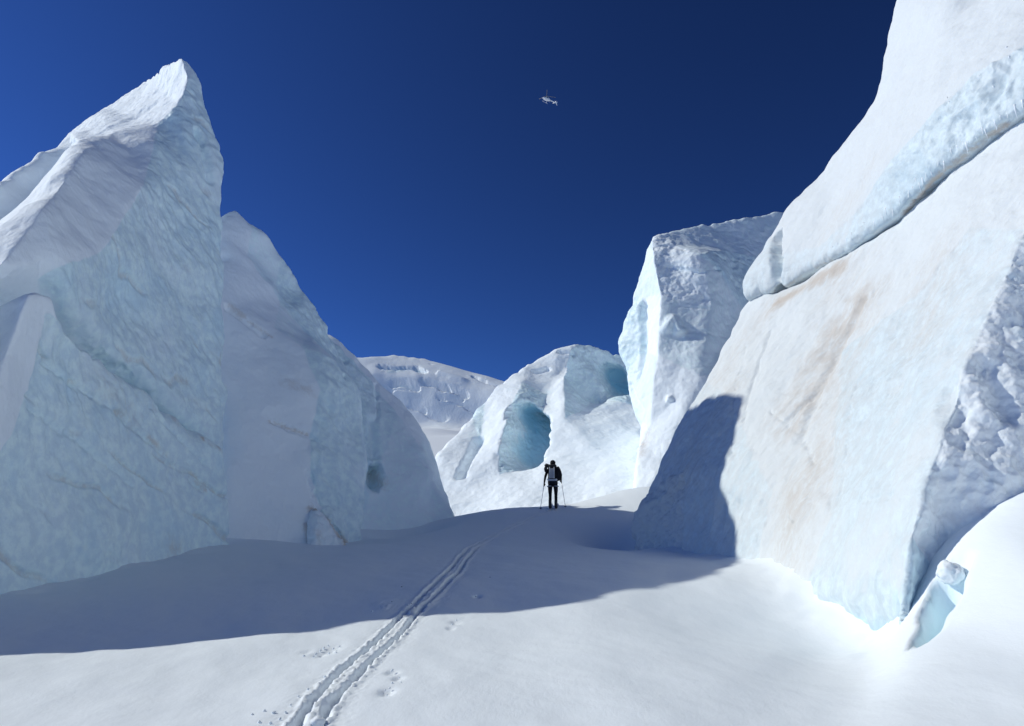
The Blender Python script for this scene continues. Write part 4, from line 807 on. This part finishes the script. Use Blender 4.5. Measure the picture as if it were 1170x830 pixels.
    # bundle strapped over the left shoulder
    bm = bmesh.new(); tube(bm, [(-.13, 0, .05), (-.09, 0, .075), (0, 0, .04), (.08, -.02, -.0)], [.03, .065, .07, .03], 12); tube(bm, [(-.08, -.01, .04), (-.10, -.01, -.06), (-.085, 0, -.16), (-.08, .0, -.19)], [.045, .06, .05, .02], 12)
    q = bpy.data.objects.new('rolled_jacket', bm_mesh('rolled_jacket', bm)); q.data.materials.append(M_DARK); C.objects.link(q); q.matrix_world = Mx @ Matrix.Translation((-.15, -.14, 1.50))
    tag(q, 'dark rolled jacket hanging over the left shoulder of the backpack', 'jacket')
make_skier()

# ---------------------------------------------------------------- helicopter
def make_helicopter():
    loc = P(624.5, 113.5, 425)
    h = empty('helicopter', loc, math.atan2(-.60, -.80)); tag(h, 'small white helicopter hovering high in the dark blue sky', 'helicopter')
    h.rotation_euler = (0, R(-6), math.atan2(-.60, -.80)); h.scale = (1.06, 1.15, 1.15)
    def part(name, bm, mat, par=h, smooth=True):
        o = bpy.data.objects.new(name, bm_mesh(name, bm, smooth)); o.data.materials.append(mat); C.objects.link(o); o.parent = par; return o
    # x ahead, z up; about eleven metres long
    X = (1, 0, 0)
    bm = bmesh.new(); loft(bm, [ring((x, 0, z), X, a, b, 18, .9) for x, z, a, b in ((2.75, -.35, .08, .08), (2.6, -.32, .38, .33), (2.1, -.18, .72, .66), (1.4, 0, .90, .92), (.4, .05, .95, 1.0), (-.7, .1, .92, .95), (-1.6, .25, .7, .72), (-2.3, .45, .42, .44))])
    fu = part('fuselage', bm, M_PAINT)
    bm = bmesh.new(); loft(bm, [ring((x, 0, z), X, a, b, 18, .9) for x, z, a, b in ((2.45, -.02, .2, .16), (2.1, .12, .58, .44), (1.5, .32, .86, .67), (1.0, .36, .93, .70), (.95, .36, .80, .6))]); part('windscreen', bm, M_GLASS)
    for s in (-1, 1):
        bm = bmesh.new(); bbox(bm, (.1, s*.93, .35), (1.0, .06, .55), None, .02); w_ = part('cabin_window', bm, M_GLASS, fu)
    bm = bmesh.new(); loft(bm, [ring((x, 0, z), X, a, b, 14, .8) for x, z, a, b in ((1.0, 1.0, .2, .1), (.7, 1.12, .42, .28), (-.6, 1.15, .45, .36), (-1.7, .95, .35, .3), (-2.2, .8, .15, .12))]); part('engine_cowling', bm, M_PAINT)
    bm = bmesh.new(); tube(bm, [(-2.1, 0, .45), (-4.5, 0, .6), (-7.6, 0, .78)], [.40, .28, .17], 12); part('tail_boom', bm, M_PAINT)
    def slab(pts, th, axis):
        bm = bmesh.new(); a = [Vector(p)+Vector(axis)*th for p in pts]; b = [Vector(p)-Vector(axis)*th for p in pts]; loft(bm, [a, b]); return bm
    part('tail_fin', slab([(-7.0, 0, .8), (-7.7, 0, 1.9), (-8.3, 0, 1.95), (-7.8, 0, .8), (-8.1, 0, -.25), (-7.7, 0, -.25)], .06, (0, 1, 0)), M_PAINT, smooth=False)
    part('stabiliser', slab([(-5.9, -1.25, .68), (-5.9, 1.25, .68), (-6.4, 1.25, .68), (-6.4, -1.25, .68)], .05, (0, 0, 1)), M_PAINT, smooth=False)
    bm = bmesh.new(); tube(bm, [(.1, 0, 1.3), (.1, 0, 1.95)], .14, 10); loft(bm, [ring((.1, 0, z), (0, 0, 1), r, r, 12) for z, r in ((1.86, .1), (1.9, .32), (2.0, .3), (2.06, .08))]); ms = part('rotor_mast', bm, M_BLADE)
    ya = h.rotation_euler.z
    for wa in (R(-93), R(12), R(140)):                     # blades at rest, angles seen from above
        a = wa-ya; d = Vector((math.cos(a), math.sin(a), .015)); n = Vector((-math.sin(a), math.cos(a), 0)); c = Vector((.1, 0, 1.95))
        part('rotor_blade', slab([c+d*.25-n*.08, c+d*.25+n*.08, c+d*.9+n*.16, c+d*5.3+n*.16, c+d*5.3-n*.16, c+d*.9-n*.16], .03, (0, 0, 1)), M_BLADE, smooth=False)
    for a in (R(35), R(215)):
        d = Vector((math.cos(a), 0, math.sin(a))); n = Vector((-math.sin(a), 0, math.cos(a))); c = Vector((-7.6, -.28, .85))
        part('tail_rotor_blade', slab([c-n*.08, c+n*.08, c+d*.95+n*.1, c+d*.95-n*.1], .02, (0, 1, 0)), M_BLADE, smooth=False)
    for s in (-1, 1):
        bm = bmesh.new(); tube(bm, [(2.2, s*1.05, -1.35), (1.95, s*1.08, -1.5), (-1.6, s*1.08, -1.5), (-1.8, s*1.08, -1.5)], .07, 8)
        for x in (1.2, -.9): tube(bm, [(x, s*.55, -.75), (x, s*.85, -1.05), (x, s*1.08, -1.48)], .055, 8)
        part('landing_skid', bm, M_PAINT)
make_helicopter()

# ---------------------------------------------------------------- snow clods, snow block, icicles
def lump_mesh(name, seed, sub=2, rough=.35):
    bm = bmesh.new(); bmesh.ops.create_icosphere(bm, subdivisions=sub, radius=1)
    V = np.array([v.co for v in bm.verts]); d = 1+rough*fbm(V*1.3+seed*7.7, 3)
    for v, k in zip(bm.verts, d): v.co = v.co*k
    return bm_mesh(name, bm)
M_CLOD = mat_snow('clod_snow')
CL = [lump_mesh('snow_clod', i) for i in range(5)]
for m in CL: m.materials.append(M_CLOD)
def clods(spots, label, group):
    for i, (px, py, r) in enumerate(spots):
        g = on_ground(px, py); o = bpy.data.objects.new('snow_clod', CL[(i*3+int(px)) % 5]); C.objects.link(o)
        s = r*g.length/F*.7
        o.location = g+Vector((0, 0, s*.35)); o.scale = (s*random.uniform(.9, 1.25), s*random.uniform(.8, 1.2), s*random.uniform(.65, .9)); o.rotation_euler = (random.uniform(-.4, .4), random.uniform(-.4, .4), random.uniform(0, 6))
        tag(o, label, 'snow clod', group)
clods([(288, 817, 2.2), (302, 813, 2.6), (313, 815, 3), (296, 826, 2.5), (309, 827, 2.8), (320, 822, 2.2), (332, 806, 2), (341, 796, 1.8), (352, 788, 2), (364, 781, 1.8), (371, 774, 2.2), (377, 770, 1.7), (356, 793, 1.5), (347, 799, 1.6), (386, 761, 1.6), (326, 814, 1.6)],
      'little snow clod along the left edge of the sunlit track', 'clods on the left edge of the track')
clods([(347, 750, 1.8), (361, 748, 2.2), (366, 744, 1.8), (370, 741, 2), (376, 747, 1.8), (381, 742, 2), (388, 739, 1.6), (375, 738, 1.3), (384, 746, 1.5), (358, 751, 1.6)],
      'little snow clod near the shadow edge, left of the track', 'clods by the shadow edge')
clods([(448, 767, 2.6), (456, 775, 1.8), (448, 781, 2), (445, 787, 1.8), (442, 795, 1.9), (440, 789, 1.3), (458, 780, 1.2), (436, 757, 1.2), (429, 765, 1.4), (517, 714, 1.5), (521, 709, 1.2)],
      'little snow clod lying to the right of the sunlit track', 'clods to the right of the track')
clods([(425, 699, 1.8), (432, 697, 1.6), (436, 694, 2), (466, 692, 1.6), (470, 690, 1.4), (544, 682, 1.7), (560, 660, 1.3), (448, 688, 1.1), (459, 671, 1.3)],
      'little snow clod beside the track inside the long shadow', 'clods in the shadow')
g = on_ground(363, 827); o = bpy.data.objects.new('snow_block', lump_mesh('snow_block', 21, 3, .3)); o.data.materials.append(M_CLOD); C.objects.link(o); o.location = g+Vector((0, 0, .01)); o.scale = (.055, .07, .04)
tag(o, 'fist sized snow lump between the ski grooves at the bottom of the picture', 'snow lump')
o = bpy.data.objects.new('snow_block', lump_mesh('snow_block', 5, 4, .28)); o.data.materials.append(M_CLOD); C.objects.link(o)
_g = on_ground(1086, 690); o.location = P(1086, 655, (HOL[1][1]+.12)); o.scale = (.14, .15, .13)
tag(o, 'round snow block wedged in the blue hollow at the foot of the stained wall', 'snow block')
wall = bpy.data.objects['top_slab']
bv = BVHTree.FromPolygons([v.co[:] for v in wall.data.vertices], [p.vertices[:] for p in wall.data.polygons])
root = wall.parent
M_ICICLE = mat_plain('clear_icicle', (.88, .93, .96), .15, 0, .05, 8, .6)
def icicle(px, py, ln, r):
    d = rdir(px, py).normalized(); h = bv.ray_cast(Vector((0, 0, EYE)), d, 100)
    if not h[0]: return
    p = h[0]-h[1]*r*.35; a = random.uniform(-.04, .04)
    bm = bmesh.new(); n = 6
    pts = [Vector((a*(i/n)**2, 0, .04-ln*i/n)) for i in range(n+1)]
    tube(bm, pts, [r*(1-.93*(i/n)**.8)*(1+.12*math.sin(i*2.1+px)) for i in range(n+1)], 7)
    o = bpy.data.objects.new('icicle', bm_mesh('icicle', bm)); o.data.materials.append(M_ICICLE); C.objects.link(o); o.parent = root; o.matrix_parent_inverse = parent_world(root).inverted(); o.location = p
for k in range(34):
    t = k/33; x = 950+215*t+random.uniform(-4, 4); y = np.interp(x, [950, 960, 1020, 1070, 1170], [290, 284, 243, 194, 120])-random.uniform(2, 10)
    icicle(x, y, random.uniform(.10, .34)*(.6+.6*t), random.uniform(.012, .03))
for (x, y) in ((1150, 55), (1153, 66), (1082, 113), (1084, 118), (1046, 206), (1100, 165), (1118, 88), (1135, 100)): icicle(x, y, .2, .018)
print('done', round(time.time()-_t0, 1))
